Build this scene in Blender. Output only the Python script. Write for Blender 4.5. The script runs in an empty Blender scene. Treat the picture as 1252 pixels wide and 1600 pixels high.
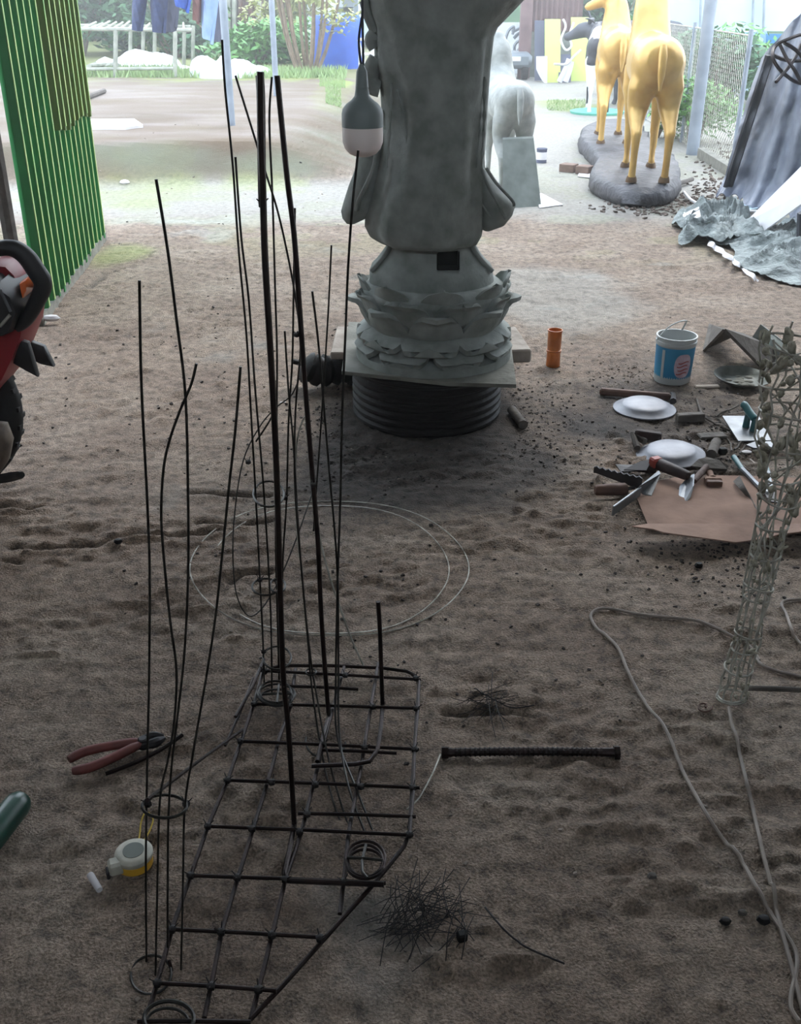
import bpy, math, random
import numpy as np
from mathutils import Vector, Matrix
random.seed(7); np.random.seed(7)
SC = bpy.context.scene
COL = SC.collection
PI = math.pi
# ------------------------------------------------------------------ camera
H, F, TH = 1.5, 1600.0, math.radians(27)
cd = bpy.data.cameras.new('camera'); cam = bpy.data.objects.new('camera', cd); COL.objects.link(cam)
cam.location = (0, 0, H); cam.rotation_euler = (PI/2-TH, 0, 0)
cd.sensor_fit = 'VERTICAL'; cd.sensor_height = 24; cd.lens = 24*F/1600; cd.clip_start = .02
SC.camera = cam
# ------------------------------------------------------------------ sky and exposure
w = bpy.data.worlds.new('overcast_sky'); SC.world = w; w.use_nodes = True
nt = w.node_tree; nt.nodes.clear()
wo = nt.nodes.new('ShaderNodeOutputWorld'); bg = nt.nodes.new('ShaderNodeBackground')
tc = nt.nodes.new('ShaderNodeTexCoord'); sx = nt.nodes.new('ShaderNodeSeparateXYZ'); cr = nt.nodes.new('ShaderNodeValToRGB')
cr.color_ramp.elements[0].position = 0.0; cr.color_ramp.elements[0].color = (.86, .93, 1, 1)
cr.color_ramp.elements[1].position = .8; cr.color_ramp.elements[1].color = (.72, .84, 1, 1)
nt.links.new(tc.outputs['Generated'], sx.inputs[0]); nt.links.new(sx.outputs[2], cr.inputs[0])
nt.links.new(cr.outputs[0], bg.inputs[0]); bg.inputs[1].default_value = 1.5
nt.links.new(bg.outputs[0], wo.inputs[0])
sd = bpy.data.lights.new('veiled_sun', 'SUN'); sd.energy = .8; sd.angle = math.radians(25); sd.color = (1, .97, .9)
so = bpy.data.objects.new('veiled_sun', sd); COL.objects.link(so); so.rotation_euler = (math.radians(-38), math.radians(18), 0)
vs = SC.view_settings; vs.view_transform = 'Standard'; vs.look = 'None'; vs.gamma = 1; vs.use_curve_mapping = False
vs.exposure = 1.72
SC.cycles.max_bounces = 8; SC.cycles.diffuse_bounces = 5; SC.cycles.use_denoising = True
SC.cycles.sample_clamp_indirect = 6

# ------------------------------------------------------------------ measuring: photograph pixel -> point of the place
CT, ST = math.cos(TH), math.sin(TH)
def ray(px, py):
    a, b = px-626, 800-py
    return Vector((a, F*CT+b*ST, -F*ST+b*CT))
def G(px, py, z=0.0):
    d = ray(px, py); t = (z-H)/d.z
    return Vector((0, 0, H))+d*t
def V(px, py, Y):
    d = ray(px, py); return Vector((0, 0, H))+d*(Y/d.y)

# ------------------------------------------------------------------ materials
def lin(c):
    return tuple(((x/255)/12.92 if x/255 <= .04045 else ((x/255+.055)/1.055)**2.4) for x in c[:3])+(1,)
MATS = {}
def mat(name, c1, c2=None, rough=.8, metal=0, scale=8, bump=0, bscale=40, coat=0, dist=.01, detail=5, contrast=.5):
    if name in MATS: return MATS[name]
    m = bpy.data.materials.new(name); m.use_nodes = True; n = m.node_tree; b = n.nodes['Principled BSDF']
    b.inputs['Roughness'].default_value = rough; b.inputs['Metallic'].default_value = metal
    if coat: b.inputs['Coat Weight'].default_value = coat
    b.inputs['Base Color'].default_value = lin(c1)
    if c2 or bump:
        t = n.nodes.new('ShaderNodeTexCoord')
        if c2:
            x = n.nodes.new('ShaderNodeTexNoise'); x.inputs['Scale'].default_value = scale; x.inputs['Detail'].default_value = detail
            r = n.nodes.new('ShaderNodeValToRGB'); r.color_ramp.elements[0].color = lin(c1); r.color_ramp.elements[1].color = lin(c2)
            r.color_ramp.elements[0].position = .5-contrast*.35; r.color_ramp.elements[1].position = .5+contrast*.35
            n.links.new(t.outputs['Object'], x.inputs['Vector']); n.links.new(x.outputs['Fac'], r.inputs[0]); n.links.new(r.outputs[0], b.inputs['Base Color'])
        if bump:
            x = n.nodes.new('ShaderNodeTexNoise'); x.inputs['Scale'].default_value = bscale; x.inputs['Detail'].default_value = 6
            u = n.nodes.new('ShaderNodeBump'); u.inputs['Strength'].default_value = bump; u.inputs['Distance'].default_value = dist
            n.links.new(t.outputs['Object'], x.inputs['Vector']); n.links.new(x.outputs['Fac'], u.inputs['Height']); n.links.new(u.outputs[0], b.inputs['Normal'])
    MATS[name] = m; return m
stone = mat('grey_cement', (150, 155, 152), (118, 125, 120), .85, scale=14, bump=.5, bscale=70, dist=.004)
stone_shade = mat('hollow_shade', (14, 15, 15), rough=1)
rust = mat('rusted_rebar', (46, 32, 29), (28, 23, 23), .42, .6, scale=30, bump=.5, bscale=160, dist=.002)
ironw = mat('dull_iron_wire', (66, 65, 61), (42, 40, 38), .42, .6, scale=40)
galv = mat('galvanised_wire', (196, 194, 184), (140, 136, 126), .55, .25, scale=30)
blackw = mat('black_tie_wire', (34, 30, 30), rough=.6, metal=.3)
plaster = mat('plaster_crumbs', (190, 184, 166), (112, 108, 94), .95, scale=60, bump=.6, bscale=120, dist=.003)
gold = mat('gold_paint', (214, 176, 104), (188, 146, 76), .34, .25, scale=6, bump=.12, bscale=30)
hoofm = mat('brown_hoof', (92, 66, 36), rough=.6)
rock = mat('dark_moulded_rock', (82, 80, 84), (46, 45, 48), .55, scale=5, bump=.8, bscale=12, dist=.04)
cement2 = mat('pale_raw_cement', (176, 178, 174), (140, 143, 140), .9, scale=9, bump=.6, bscale=25, dist=.01)
cowm = mat('black_and_white_paint', (226, 230, 232), (38, 38, 46), .5, scale=2.6, detail=0, contrast=.03)
buffm = mat('dark_grey_paint', (74, 76, 84), (58, 60, 66), .6)
tarp = mat('grey_blue_tarpaulin', (140, 146, 160), (104, 110, 124), .42, scale=7, bump=.5, bscale=16, dist=.02)
tarp2 = mat('dusty_tarpaulin', (146, 154, 152), (98, 106, 106), .7, scale=9, bump=.9, bscale=22, dist=.03)
tarpd = mat('black_tarpaulin', (40, 42, 50), rough=.5)
whitebd = mat('white_board', (226, 224, 226), (204, 202, 204), .5, scale=5)
greysheet = mat('grey_sheet', (120, 126, 120), (96, 102, 96), .7, scale=10)
green1 = mat('green_sheet_steel', (44, 140, 76), (34, 116, 60), .42, .1, scale=3)
green2 = mat('faded_green_sheet_steel', (96, 116, 48), (70, 98, 42), .5, .1, scale=4)
ribm = mat('rib_highlight_paint', (196, 212, 140), (150, 196, 124), .5, scale=6)
conc = mat('concrete_footing', (140, 138, 128), (112, 110, 102), .95, scale=14, bump=.6, bscale=60)
drumm = mat('sooty_drum_steel', (22, 20, 20), (14, 13, 13), .65, .3, scale=9, bump=.3, bscale=40)
plyw = mat('cement_stained_board', (132, 132, 124), (96, 96, 88), .85, scale=8, bump=.4, bscale=50)
palewood = mat('pale_timber', (168, 158, 148), (132, 122, 112), .85, scale=12, bump=.4)
wood = mat('weathered_brown_wood', (104, 74, 60), (74, 52, 44), .7, scale=14, bump=.4)
darkwood = mat('dark_wood', (64, 46, 42), (44, 33, 32), .6, scale=14, bump=.3)
greywood = mat('grey_wood', (98, 92, 86), (70, 65, 60), .85, scale=16, bump=.5)
alu = mat('dull_aluminium', (150, 152, 160), (112, 114, 122), .5, .25, scale=8, bump=.1)
alud = mat('cement_stained_aluminium', (132, 134, 130), (94, 98, 92), .6, .3, scale=14, bump=.4)
steel = mat('grey_tool_steel', (138, 142, 146), (98, 100, 104), .4, .6, scale=12)
steeld = mat('dark_tool_steel', (52, 50, 52), (36, 34, 36), .5, .5, scale=12)
teal = mat('teal_plastic', (52, 108, 112), (40, 88, 92), .4, scale=10)
redgrip = mat('red_rubber_grip', (122, 62, 56), (84, 44, 40), .6, scale=20)
redcap = mat('red_plastic', (150, 58, 48), rough=.5)
cardb = mat('cardboard', (152, 124, 108), (122, 97, 84), .95, scale=9, bump=.2, bscale=30)
cable = mat('beige_cable', (150, 138, 128), (120, 110, 102), .6, scale=10)
white_pl = mat('dusty_white_plastic', (178, 182, 182), rough=.4)
bluelab = mat('blue_label', (40, 138, 176), (30, 112, 160), .45, scale=6)
pinklab = mat('pale_pink_print', (206, 190, 200), (178, 150, 166), .5, scale=30)
amber = mat('amber_plastic', (214, 128, 62), (176, 98, 46), .4, scale=18, bump=.4)
amber.node_tree.nodes['Principled BSDF'].inputs['Transmission Weight'].default_value = .25
bulbg = mat('grey_bulb_plastic', (122, 132, 132), rough=.5)
bulbw = mat('unlit_frosted_bulb', (244, 232, 228), rough=.45)
cordm = mat('dark_cord', (62, 66, 72), rough=.6)
redp = mat('red_bike_paint', (150, 30, 40), (120, 22, 30), .45, coat=.0, scale=3)
blackpl = mat('black_plastic', (32, 32, 35), (22, 22, 24), .5, scale=10)
seatm = mat('black_vinyl_seat', (42, 42, 46), rough=.45)
orange_l = mat('orange_lens', (240, 120, 60), rough=.2)
rubber = mat('tyre_rubber', (24, 24, 25), rough=.85, bump=.2)
muff = mat('dusty_muffler', (120, 108, 96), (84, 74, 66), .6, .3, scale=20)
tapew = mat('pale_tape_case', (200, 196, 180), (160, 158, 146), .45, scale=30)
tapey = mat('yellow_tape_case', (206, 160, 50), rough=.5)
strapm = mat('yellow_strap', (186, 158, 60), rough=.8)
chalkm = mat('white_chalk', (206, 202, 204), rough=.9)
bottleg = mat('dark_green_bottle', (26, 74, 60), (20, 54, 46), .3, scale=10)
leafA = mat('fresh_green_leaf', (120, 168, 92), (84, 138, 74), .6, scale=3)
leafB = mat('deep_green_leaf', (82, 124, 84), (58, 96, 66), .6, scale=3)
leafC = mat('yellowish_leaf', (178, 182, 120), (142, 150, 92), .6, scale=3)
drygr = mat('dry_leaf', (104, 90, 80), (70, 60, 54), .9, scale=3)
bark = mat('pale_bark', (136, 118, 98), (104, 90, 74), .9, scale=12)
grassm = mat('short_grass', (156, 176, 122), (124, 152, 96), .8, scale=5)
postm = mat('grey_painted_post', (150, 160, 172), (124, 134, 146), .5, scale=6)
bamboo = mat('weathered_bamboo', (170, 172, 160), (132, 136, 126), .8, scale=8)
sack = mat('white_sack', (228, 232, 234), (200, 206, 208), .75, scale=6, bump=.6, bscale=14, dist=.03)
jeans = mat('dark_blue_denim', (58, 70, 104), (44, 54, 84), .9, scale=20)
clothb = mat('bright_blue_cloth', (40, 84, 168), (30, 64, 140), .8, scale=20)
clothl = mat('light_blue_cloth', (150, 176, 214), (128, 154, 198), .85, scale=8)
clothg = mat('grey_cloth', (86, 90, 108), rough=.9)
clothbr = mat('brown_cloth', (120, 84, 78), rough=.9)
bluetank = mat('blue_tank_plastic', (30, 92, 196), (24, 78, 178), .45, scale=4)
lime = mat('lime_green_board', (206, 222, 120), rough=.6)
rustwall = mat('rusty_sheet', (134, 108, 106), (92, 70, 70), .7, scale=5, contrast=.8)
paleblue = mat('pale_blue_wall', (196, 216, 228), (180, 204, 220), .7, scale=1.5)
skyblue = mat('blue_wall_paint', (60, 140, 196), rough=.6)
whitew = mat('white_wall_paint', (226, 230, 232), (206, 212, 216), .8, scale=2)
greyv = mat('grey_metal_body', (120, 128, 134), rough=.4, metal=.3)
brick_m = mat('dusty_brick', (134, 112, 100), (104, 86, 76), .95, scale=14)
debris_m = mat('dark_crumbs', (60, 52, 48), (34, 30, 30), .9, scale=20)
pebble_m = mat('pale_crumbs', (150, 138, 126), (104, 94, 86), .95, scale=20)
mint = mat('mint_green_base', (96, 178, 158), rough=.7)
roofm = mat('roof_sheet_underside', (176, 178, 178), (150, 152, 152), .7, scale=2)
wallm = mat('bare_block_wall', (140, 136, 128), (118, 114, 108), .95, scale=5)

# ------------------------------------------------------------------ mesh helpers
class MB:
    def __init__(s): s.v = []; s.f = []
    def add(s, vs, fs):
        o = len(s.v); s.v += [tuple(p) for p in vs]; s.f += [tuple(i+o for i in f) for f in fs]; return s
    def box(s, c, sz, rz=0, M=None, bev=0):
        x, y, z = [a/2 for a in sz]; b = min(bev, x*.9, y*.9, z*.9)
        if b:
            P = []
            for sxx in (-1, 1):
                for syy in (-1, 1):
                    for szz in (-1, 1):
                        P += [(sxx*x, syy*(y-b), szz*(z-b)), (sxx*(x-b), syy*y, szz*(z-b)), (sxx*(x-b), syy*(y-b), szz*z)]
            import bmesh
            bm = bmesh.new()
            for p in P: bm.verts.new(p)
            bmesh.ops.convex_hull(bm, input=bm.verts); bmesh.ops.dissolve_limit(bm, angle_limit=.01, verts=bm.verts, edges=bm.edges)
            bm.verts.index_update()
            P = [tuple(v.co) for v in bm.verts]; Fc = [[v.index for v in f.verts] for f in bm.faces]; bm.free()
        else:
            P = [(a*x, b2*y, c2*z) for a in (-1, 1) for b2 in (-1, 1) for c2 in (-1, 1)]
            Fc = [(0, 1, 3, 2), (4, 6, 7, 5), (0, 4, 5, 1), (2, 3, 7, 6), (0, 2, 6, 4), (1, 5, 7, 3)]
        R = M if M is not None else Matrix.Rotation(rz, 3, 'Z')
        return s.add([R @ Vector(p)+Vector(c) for p in P], Fc)
    def tube(s, pts, r, n=6, closed=False, cap=True, flat=1):
        pts = [Vector(p) for p in pts]; m = len(pts)
        rr = r if isinstance(r, (list, tuple)) else [r]*m
        if m < 2: return s
        T = []
        for i in range(m):
            a = pts[(i-1) % m] if (closed or i > 0) else pts[i]; b = pts[(i+1) % m] if (closed or i < m-1) else pts[i]
            t = b-a; T.append(t.normalized() if t.length > 1e-9 else Vector((0, 0, 1)))
        up = Vector((0, 0, 1)) if abs(T[0].z) < .9 else Vector((0, 1, 0))
        N = (up-T[0]*up.dot(T[0])).normalized(); P = []
        for i in range(m):
            N = N-T[i]*N.dot(T[i]); N = N.normalized() if N.length > 1e-6 else T[i].orthogonal().normalized()
            B = T[i].cross(N)
            for k in range(n):
                a = 2*PI*k/n; P.append(pts[i]+(N*math.cos(a)*flat+B*math.sin(a))*rr[i])
        Fc = []
        for i in range(m if closed else m-1):
            j = (i+1) % m
            for k in range(n):
                k2 = (k+1) % n; Fc.append((i*n+k, j*n+k, j*n+k2, i*n+k2))
        if cap and not closed:
            Fc.append(tuple(range(n))); Fc.append(tuple((m-1)*n+k for k in range(n-1, -1, -1)))
        return s.add(P, Fc)
    def lathe(s, prof, n=32, c=(0, 0, 0), M=None, cap=True):
        P = []; c = Vector(c)
        for r, z in prof:
            for k in range(n):
                a = 2*PI*k/n; p = Vector((r*math.cos(a), r*math.sin(a), z)); P.append((M @ p if M else p)+c)
        Fc = []
        for i in range(len(prof)-1):
            for k in range(n):
                k2 = (k+1) % n; Fc.append((i*n+k, i*n+k2, (i+1)*n+k2, (i+1)*n+k))
        if cap: Fc.append(tuple(range(n-1, -1, -1))); Fc.append(tuple((len(prof)-1)*n+k for k in range(n)))
        return s.add(P, Fc)
    def loft(s, rings, cap=True):
        n = len(rings[0]); P = [p for r in rings for p in r]; Fc = []
        for i in range(len(rings)-1):
            for k in range(n):
                k2 = (k+1) % n; Fc.append((i*n+k, i*n+k2, (i+1)*n+k2, (i+1)*n+k))
        if cap: Fc.append(tuple(range(n-1, -1, -1))); Fc.append(tuple((len(rings)-1)*n+k for k in range(n)))
        return s.add(P, Fc)
    def prism(s, poly, d):                        # poly: 3D outline, d: thickness vector
        n = len(poly); d = Vector(d); P = [Vector(p) for p in poly]; P += [p+d for p in P[:n]]
        return s.add(P, [tuple(range(n)), tuple(range(2*n-1, n-1, -1))]+[(k, k+n, (k+1) % n+n, (k+1) % n) for k in range(n)])
    def ball(s, c, r, n=8, sq=(1, 1, 1)):
        P = [(0, 0, 1)]; m = max(3, n//2)
        for i in range(1, m):
            for k in range(n):
                a = PI*i/m; b = 2*PI*k/n; P.append((math.sin(a)*math.cos(b), math.sin(a)*math.sin(b), math.cos(a)))
        P.append((0, 0, -1)); L = len(P)-1; Fc = []
        for k in range(n): Fc.append((0, 1+k, 1+(k+1) % n)); Fc.append((L, L-n+(k+1) % n, L-n+k))
        for i in range(m-2):
            for k in range(n):
                k2 = (k+1) % n; o = 1+i*n; Fc.append((o+k, o+n+k, o+n+k2, o+k2))
        c = Vector(c)
        return s.add([c+Vector((p[0]*r*sq[0], p[1]*r*sq[1], p[2]*r*sq[2])) for p in P], Fc)
    def grid(s, fn, nu, nv, thick=0):
        P = [Vector(fn(i/nu, j/nv)) for j in range(nv+1) for i in range(nu+1)]
        idx = lambda i, j: j*(nu+1)+i
        Fc = [(idx(i, j), idx(i+1, j), idx(i+1, j+1), idx(i, j+1)) for j in range(nv) for i in range(nu)]
        if thick:
            N = [Vector() for _ in P]
            for f in Fc:
                nn = (P[f[2]]-P[f[0]]).cross(P[f[3]]-P[f[1]])
                for i in f: N[i] += nn
            n0 = len(P); Q = [p-(N[i].normalized()*thick if N[i].length > 0 else Vector()) for i, p in enumerate(P)]
            Fb = [tuple(i+n0 for i in reversed(f)) for f in Fc]
            bd = [idx(i, 0) for i in range(nu+1)]+[idx(nu, j) for j in range(1, nv+1)]+[idx(i, nv) for i in range(nu-1, -1, -1)]+[idx(0, j) for j in range(nv-1, 0, -1)]
            side = [(bd[k], bd[(k+1) % len(bd)]+0, bd[(k+1) % len(bd)]+n0, bd[k]+n0)[::-1] for k in range(len(bd))]
            return s.add(P+Q, Fc+Fb+side)
        return s.add(P, Fc)
    def build(s, name, m, parent=None, smooth=True, world=True, label=None, angle=40):
        off = Vector((0, 0, 0)); 
        V_ = s.v
        if parent is not None and world:
            root = parent; M = Matrix.Identity(4)
            while root is not None: M = root.matrix_basis @ M; root = root.parent
            Mi = M.inverted(); V_ = [tuple(Mi @ Vector(p)) for p in s.v]
        me = bpy.data.meshes.new(name); me.from_pydata(V_, [], s.f); me.update()
        if smooth:
            me.polygons.foreach_set('use_smooth', [True]*len(me.polygons))
            try: me.set_sharp_from_angle(angle=math.radians(angle))
            except Exception: pass
        ms = m if isinstance(m, (list, tuple)) else [m]
        for q in ms: me.materials.append(q)
        o = bpy.data.objects.new(name, me); COL.objects.link(o)
        if parent is not None: o.parent = parent
        if label: o['label'] = label
        return o
def tag(o, label, cat, group=None, kind=None):
    o['label'] = label; o['category'] = cat
    if group: o['group'] = group
    if kind: o['kind'] = kind
    return o
def thing(name, label, cat, loc=(0, 0, 0), rz=0, group=None):
    o = bpy.data.objects.new(name, None); COL.objects.link(o); o.location = loc; o.rotation_euler = (0, 0, rz); o.empty_display_size = .05
    return tag(o, label, cat, group)
def struct(o): o['kind'] = 'structure'; return o
def rotm(rz=0, rx=0, ry=0): return Matrix.Rotation(rz, 3, 'Z') @ Matrix.Rotation(ry, 3, 'Y') @ Matrix.Rotation(rx, 3, 'X')
def bake(o, vox=None, sub=0, smooth=0):
    if vox:
        r = o.modifiers.new('r', 'REMESH'); r.mode = 'VOXEL'; r.voxel_size = vox; r.use_smooth_shade = True
    if smooth:
        q = o.modifiers.new('s', 'SMOOTH'); q.factor = .5; q.iterations = smooth
    dg = bpy.context.evaluated_depsgraph_get(); me = bpy.data.meshes.new_from_object(o.evaluated_get(dg))
    o.modifiers.clear(); old = o.data; me.name = old.name
    if not me.materials:
        for q in old.materials: me.materials.append(q)
    o.data = me; me.polygons.foreach_set('use_smooth', [True]*len(me.polygons)); return o
def cr_(pts, n=8, closed=False):                  # Catmull-Rom through points
    P = [Vector(p) for p in pts]; m = len(P); out = []
    for i in range(m if closed else m-1):
        g = (lambda k: P[k % m]) if closed else (lambda k: P[min(max(k, 0), m-1)])
        a, b, c, d = g(i-1), g(i), g(i+1), g(i+2)
        for k in range(n):
            t = k/n; out.append(.5*((2*b)+(c-a)*t+(2*a-5*b+4*c-d)*t*t+(3*b-a-3*c+d)*t**3))
    if not closed: out.append(P[-1])
    return out
def lay(pts, n=6):                                # a cord lying on the relief of the ground
    Q = cr_(pts, n)
    for q_ in Q:
        if q_.z < .1: q_.z = max(q_.z, gz(q_.x, q_.y)+.0035)
    return Q
# smooth value noise in numpy
_L = np.random.rand(256, 256).astype(np.float32)
def vn(x, y):
    xi = np.floor(x).astype(int); yi = np.floor(y).astype(int); fx = x-xi; fy = y-yi
    fx = fx*fx*(3-2*fx); fy = fy*fy*(3-2*fy)
    a = _L[xi % 256, yi % 256]; b = _L[(xi+1) % 256, yi % 256]; c = _L[xi % 256, (yi+1) % 256]; d = _L[(xi+1) % 256, (yi+1) % 256]
    return (a*(1-fx)+b*fx)*(1-fy)+(c*(1-fx)+d*fx)*fy-.5
def fbm(x, y, o=4):
    r = 0; s = 1
    for k in range(o): r = r+vn(x*2**k+17.3*k, y*2**k+9.1*k)*s; s *= .5
    return r
def sstep(a, b, x):
    t = np.clip((x-a)/(b-a), 0, 1); return t*t*(3-2*t)
def segdist(X, Y, pts):
    D = np.full(X.shape, 1e9)
    for (ax, ay), (bx, by) in zip(pts[:-1], pts[1:]):
        dx, dy = bx-ax, by-ay; t = np.clip(((X-ax)*dx+(Y-ay)*dy)/(dx*dx+dy*dy+1e-9), 0, 1)
        D = np.minimum(D, np.hypot(X-ax-t*dx, Y-ay-t*dy))
    return D
CRACKS = []
for L_ in ([(15, 852), (60, 856), (110, 852), (150, 850), (200, 836), (260, 836), (320, 832), (350, 826)], [(300, 768), (350, 774), (420, 772)], [(310, 812), (370, 818), (420, 812)],
           [(0, 792), (40, 792), (66, 788)], [(360, 905), (400, 893), (430, 893)], [(100, 480), (130, 455), (170, 425), (195, 418)], [(0, 875), (35, 878)], [(700, 1108), (780, 1108), (830, 1120)]):
    CRACKS.append([tuple(G(*p)[:2]) for p in L_])
def mound(X, Y):
    Xe = -1.15-(Y-9.6)*-.06+.25*np.sin(Y*.9)      # right rim of the raised earth
    side = sstep(.9, -.35, X-(-.95+(Y-10)*.06))
    front = sstep(9.05, 9.75, Y+.25*np.sin(X*1.3)+.12*(X+3))
    return .3*side*front
def ground_h(X, Y, fine=True):
    z = mound(X, Y)
    amp = 1-.75*sstep(6, 9, Y)
    z = z+fbm(X*.7, Y*.9, 3)*.014*sstep(-3, 1, Y)
    if fine:
        z = z+(fbm(X*2.5, Y*3.5, 2)*.008+fbm(X*11, Y*17, 4)*.0085+np.abs(fbm(X*6+40, Y*16+3, 4))*-.010+fbm(X*34, Y*40, 2)*.0050)*amp
        chip = fbm(X*2.2+7, Y*4, 2); chip2 = fbm(X*16+5, Y*30, 3)
        z = z+np.where(chip > .1, np.clip(chip2, -.25, .5)*.022, 0)*amp
        for c in CRACKS:
            d = segdist(X+fbm(X*9, Y*9, 2)*.03, Y+fbm(X*11+3, Y*8, 2)*.02, c); z = z-.020*np.exp(-(d/.009)**2)+.006*np.exp(-((d-.03)/.015)**2)
    return z
def gz(x, y): return float(ground_h(np.array([x], float), np.array([y], float))[0])
def Gg(px, py, lift=0):
    p = G(px, py)
    for _ in range(3): p = G(px, py, gz(p.x, p.y))
    return p+Vector((0, 0, lift))

# ------------------------------------------------------------------ ground
def axis(parts):
    a = []
    for s, e, st in parts: a += list(np.arange(s, e, st))
    return np.array(a+[parts[-1][1]])
ys = axis([(-3.2, .6, .08), (.6, 3.6, .0105), (3.6, 8, .028), (8, 20, .09), (20, 60, 2)])
xs = axis([(-16, -4, .4), (-4, -1.7, .04), (-1.7, 1.75, .0115), (1.75, 4, .035), (4, 18, .4)])
X, Y = np.meshgrid(xs, ys); Z = ground_h(X, Y)
nx, ny = len(xs), len(ys)
me = bpy.data.meshes.new('floor')
co = np.stack([X, Y, Z], -1).reshape(-1, 3).astype(np.float32)
me.vertices.add(len(co)); me.vertices.foreach_set('co', co.ravel())
ii = (np.arange(ny-1)[:, None]*nx+np.arange(nx-1)[None]).ravel()
q = np.stack([ii, ii+1, ii+1+nx, ii+nx], -1).ravel().astype(np.int32)
me.loops.add(len(q)); me.loops.foreach_set('vertex_index', q)
me.polygons.add(len(ii)); me.polygons.foreach_set('loop_start', np.arange(len(ii), dtype=np.int32)*4)
try: me.polygons.foreach_set('loop_total', np.full(len(ii), 4, dtype=np.int32))
except Exception: pass
me.update(calc_edges=True); me.polygons.foreach_set('use_smooth', [True]*len(me.polygons))
# soil kinds as vertex colour: R charcoal litter, cracks and shade painted before the drum, G pale cement film, B moss
def blob(px, py, rx, ry, z=0):
    c = G(px, py, z); return np.exp(-(((X-c.x)/rx)**2+((Y-c.y)/ry)**2))
nz = fbm(X*2.5, Y*3, 4)
Rr = np.clip(1.0*sstep(.2, .95, blob(668, 690, .7, .8)+.4*nz)+.8*sstep(.2, .9, blob(668, 720, .42, .5))+.75*sstep(.25, .95, blob(1110, 680, .5, .85)+.6*nz)+.5*sstep(.5, .9, blob(1060, 325, .5, .5)+nz), 0, 1)  # litter, plus a smooth blob painting the drum's shadow on the ground
Gc = sstep(.35, .75, blob(855, 460, .55, .85)+.3*nz)*.5+sstep(.25, .85, sstep(6.6, 8.6, Y)-mound(X, Y)*1.2*(Y < 12)+.35*nz)*.8+sstep(.4, .8, blob(255, 365, .5, .3)+nz)*.6
Gc = Gc+sstep(.5, .8, blob(175, 240, .35, .3, .15)+nz*.8)*.7+sstep(.08, .3, vn(X*1.1, Y*4.2)+.1*nz)*.8*sstep(11.5, 13, Y)
Gc = np.clip(Gc*(1-.93*sstep(.0, .06, mound(X, Y))), 0, 1)
Bm = (1-.8*sstep(.02, .1, mound(X, Y))*(Y < 15.5))*np.clip(sstep(.35, .9, blob(180, 395, .25, .5)+.5*nz)*.5+sstep(.5, .85, blob(250, 300, 1.6, .9)+.6*nz)*.35+sstep(.45, .8, blob(520, 180, .35, 3.0)+.3*nz)+sstep(.5, .9, blob(880, 165, .8, 1.5)+.4*nz)*.6+sstep(16.4, 17, Y+nz)*sstep(-.2, -1.2, X)*.6+.12*sstep(6, 7, Y)*(nz > .1), 0, 1)
cm = np.zeros_like(X)
for c in CRACKS:
    d = segdist(X+fbm(X*9, Y*9, 2)*.03, Y+fbm(X*11+3, Y*8, 2)*.02, c); cm = np.maximum(cm, np.exp(-(d/.009)**2))
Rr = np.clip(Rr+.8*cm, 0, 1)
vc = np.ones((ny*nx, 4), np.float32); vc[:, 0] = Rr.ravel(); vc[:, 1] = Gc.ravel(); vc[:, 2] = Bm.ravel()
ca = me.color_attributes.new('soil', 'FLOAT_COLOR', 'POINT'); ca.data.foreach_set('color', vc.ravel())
gm = bpy.data.materials.new('trodden_earth'); gm.use_nodes = True; n = gm.node_tree; b = n.nodes['Principled BSDF']
b.inputs['Roughness'].default_value = .88
def nd(t, **k):
    x = n.nodes.new(t)
    for a, v in k.items(): x.inputs[a].default_value = v
    return x
tcn = nd('ShaderNodeTexCoord')
n1 = nd('ShaderNodeTexNoise', Scale=1.7, Detail=8, Roughness=.65); n2 = nd('ShaderNodeTexNoise', Scale=26, Detail=6, Roughness=.7); n3 = nd('ShaderNodeTexNoise', Scale=190, Detail=3)
for x in (n1, n2, n3): n.links.new(tcn.outputs['Object'], x.inputs['Vector'])
def ramp(src, *st):
    r = n.nodes.new('ShaderNodeValToRGB'); e = r.color_ramp.elements
    e[0].position, e[0].color = st[0][0], lin(st[0][1]); e[1].position, e[1].color = st[-1][0], lin(st[-1][1])
    for p, c in st[1:-1]: z_ = e.new(p); z_.color = lin(c)
    n.links.new(src, r.inputs[0]); return r
def mix(fac, a, bb, mode='MIX', f=None):
    m_ = n.nodes.new('ShaderNodeMix'); m_.data_type = 'RGBA'; m_.blend_type = mode
    if fac is None: m_.inputs[0].default_value = f
    else: n.links.new(fac, m_.inputs[0])
    for s_, v_ in ((6, a), (7, bb)):
        if isinstance(v_, tuple): m_.inputs[s_].default_value = v_
        else: n.links.new(v_, m_.inputs[s_])
    return m_.outputs[2]
base = ramp(n1.outputs['Fac'], (.3, (150, 130, 116)), (.5, (176, 157, 141)), (.7, (196, 181, 166))).outputs[0]
base = mix(None, base, ramp(n2.outputs['Fac'], (.34, (84, 76, 72)), (.5, (200, 196, 190)), (.7, (255, 250, 244))).outputs[0], 'MULTIPLY', .75)
base = mix(None, base, ramp(n3.outputs['Fac'], (.36, (96, 92, 88)), (.62, (255, 255, 255))).outputs[0], 'MULTIPLY', .5)
at = n.nodes.new('ShaderNodeAttribute'); at.attribute_name = 'soil'; sp = n.nodes.new('ShaderNodeSeparateColor'); n.links.new(at.outputs['Color'], sp.inputs[0])
cem = ramp(n2.outputs['Fac'], (.3, (138, 137, 130)), (.7, (172, 170, 164))).outputs[0]
mos = ramp(n2.outputs['Fac'], (.3, (110, 128, 62)), (.7, (158, 166, 92))).outputs[0]
litter_shade = ramp(n2.outputs['Fac'], (.35, (26, 23, 23)), (.65, (66, 60, 56))).outputs[0]
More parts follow.
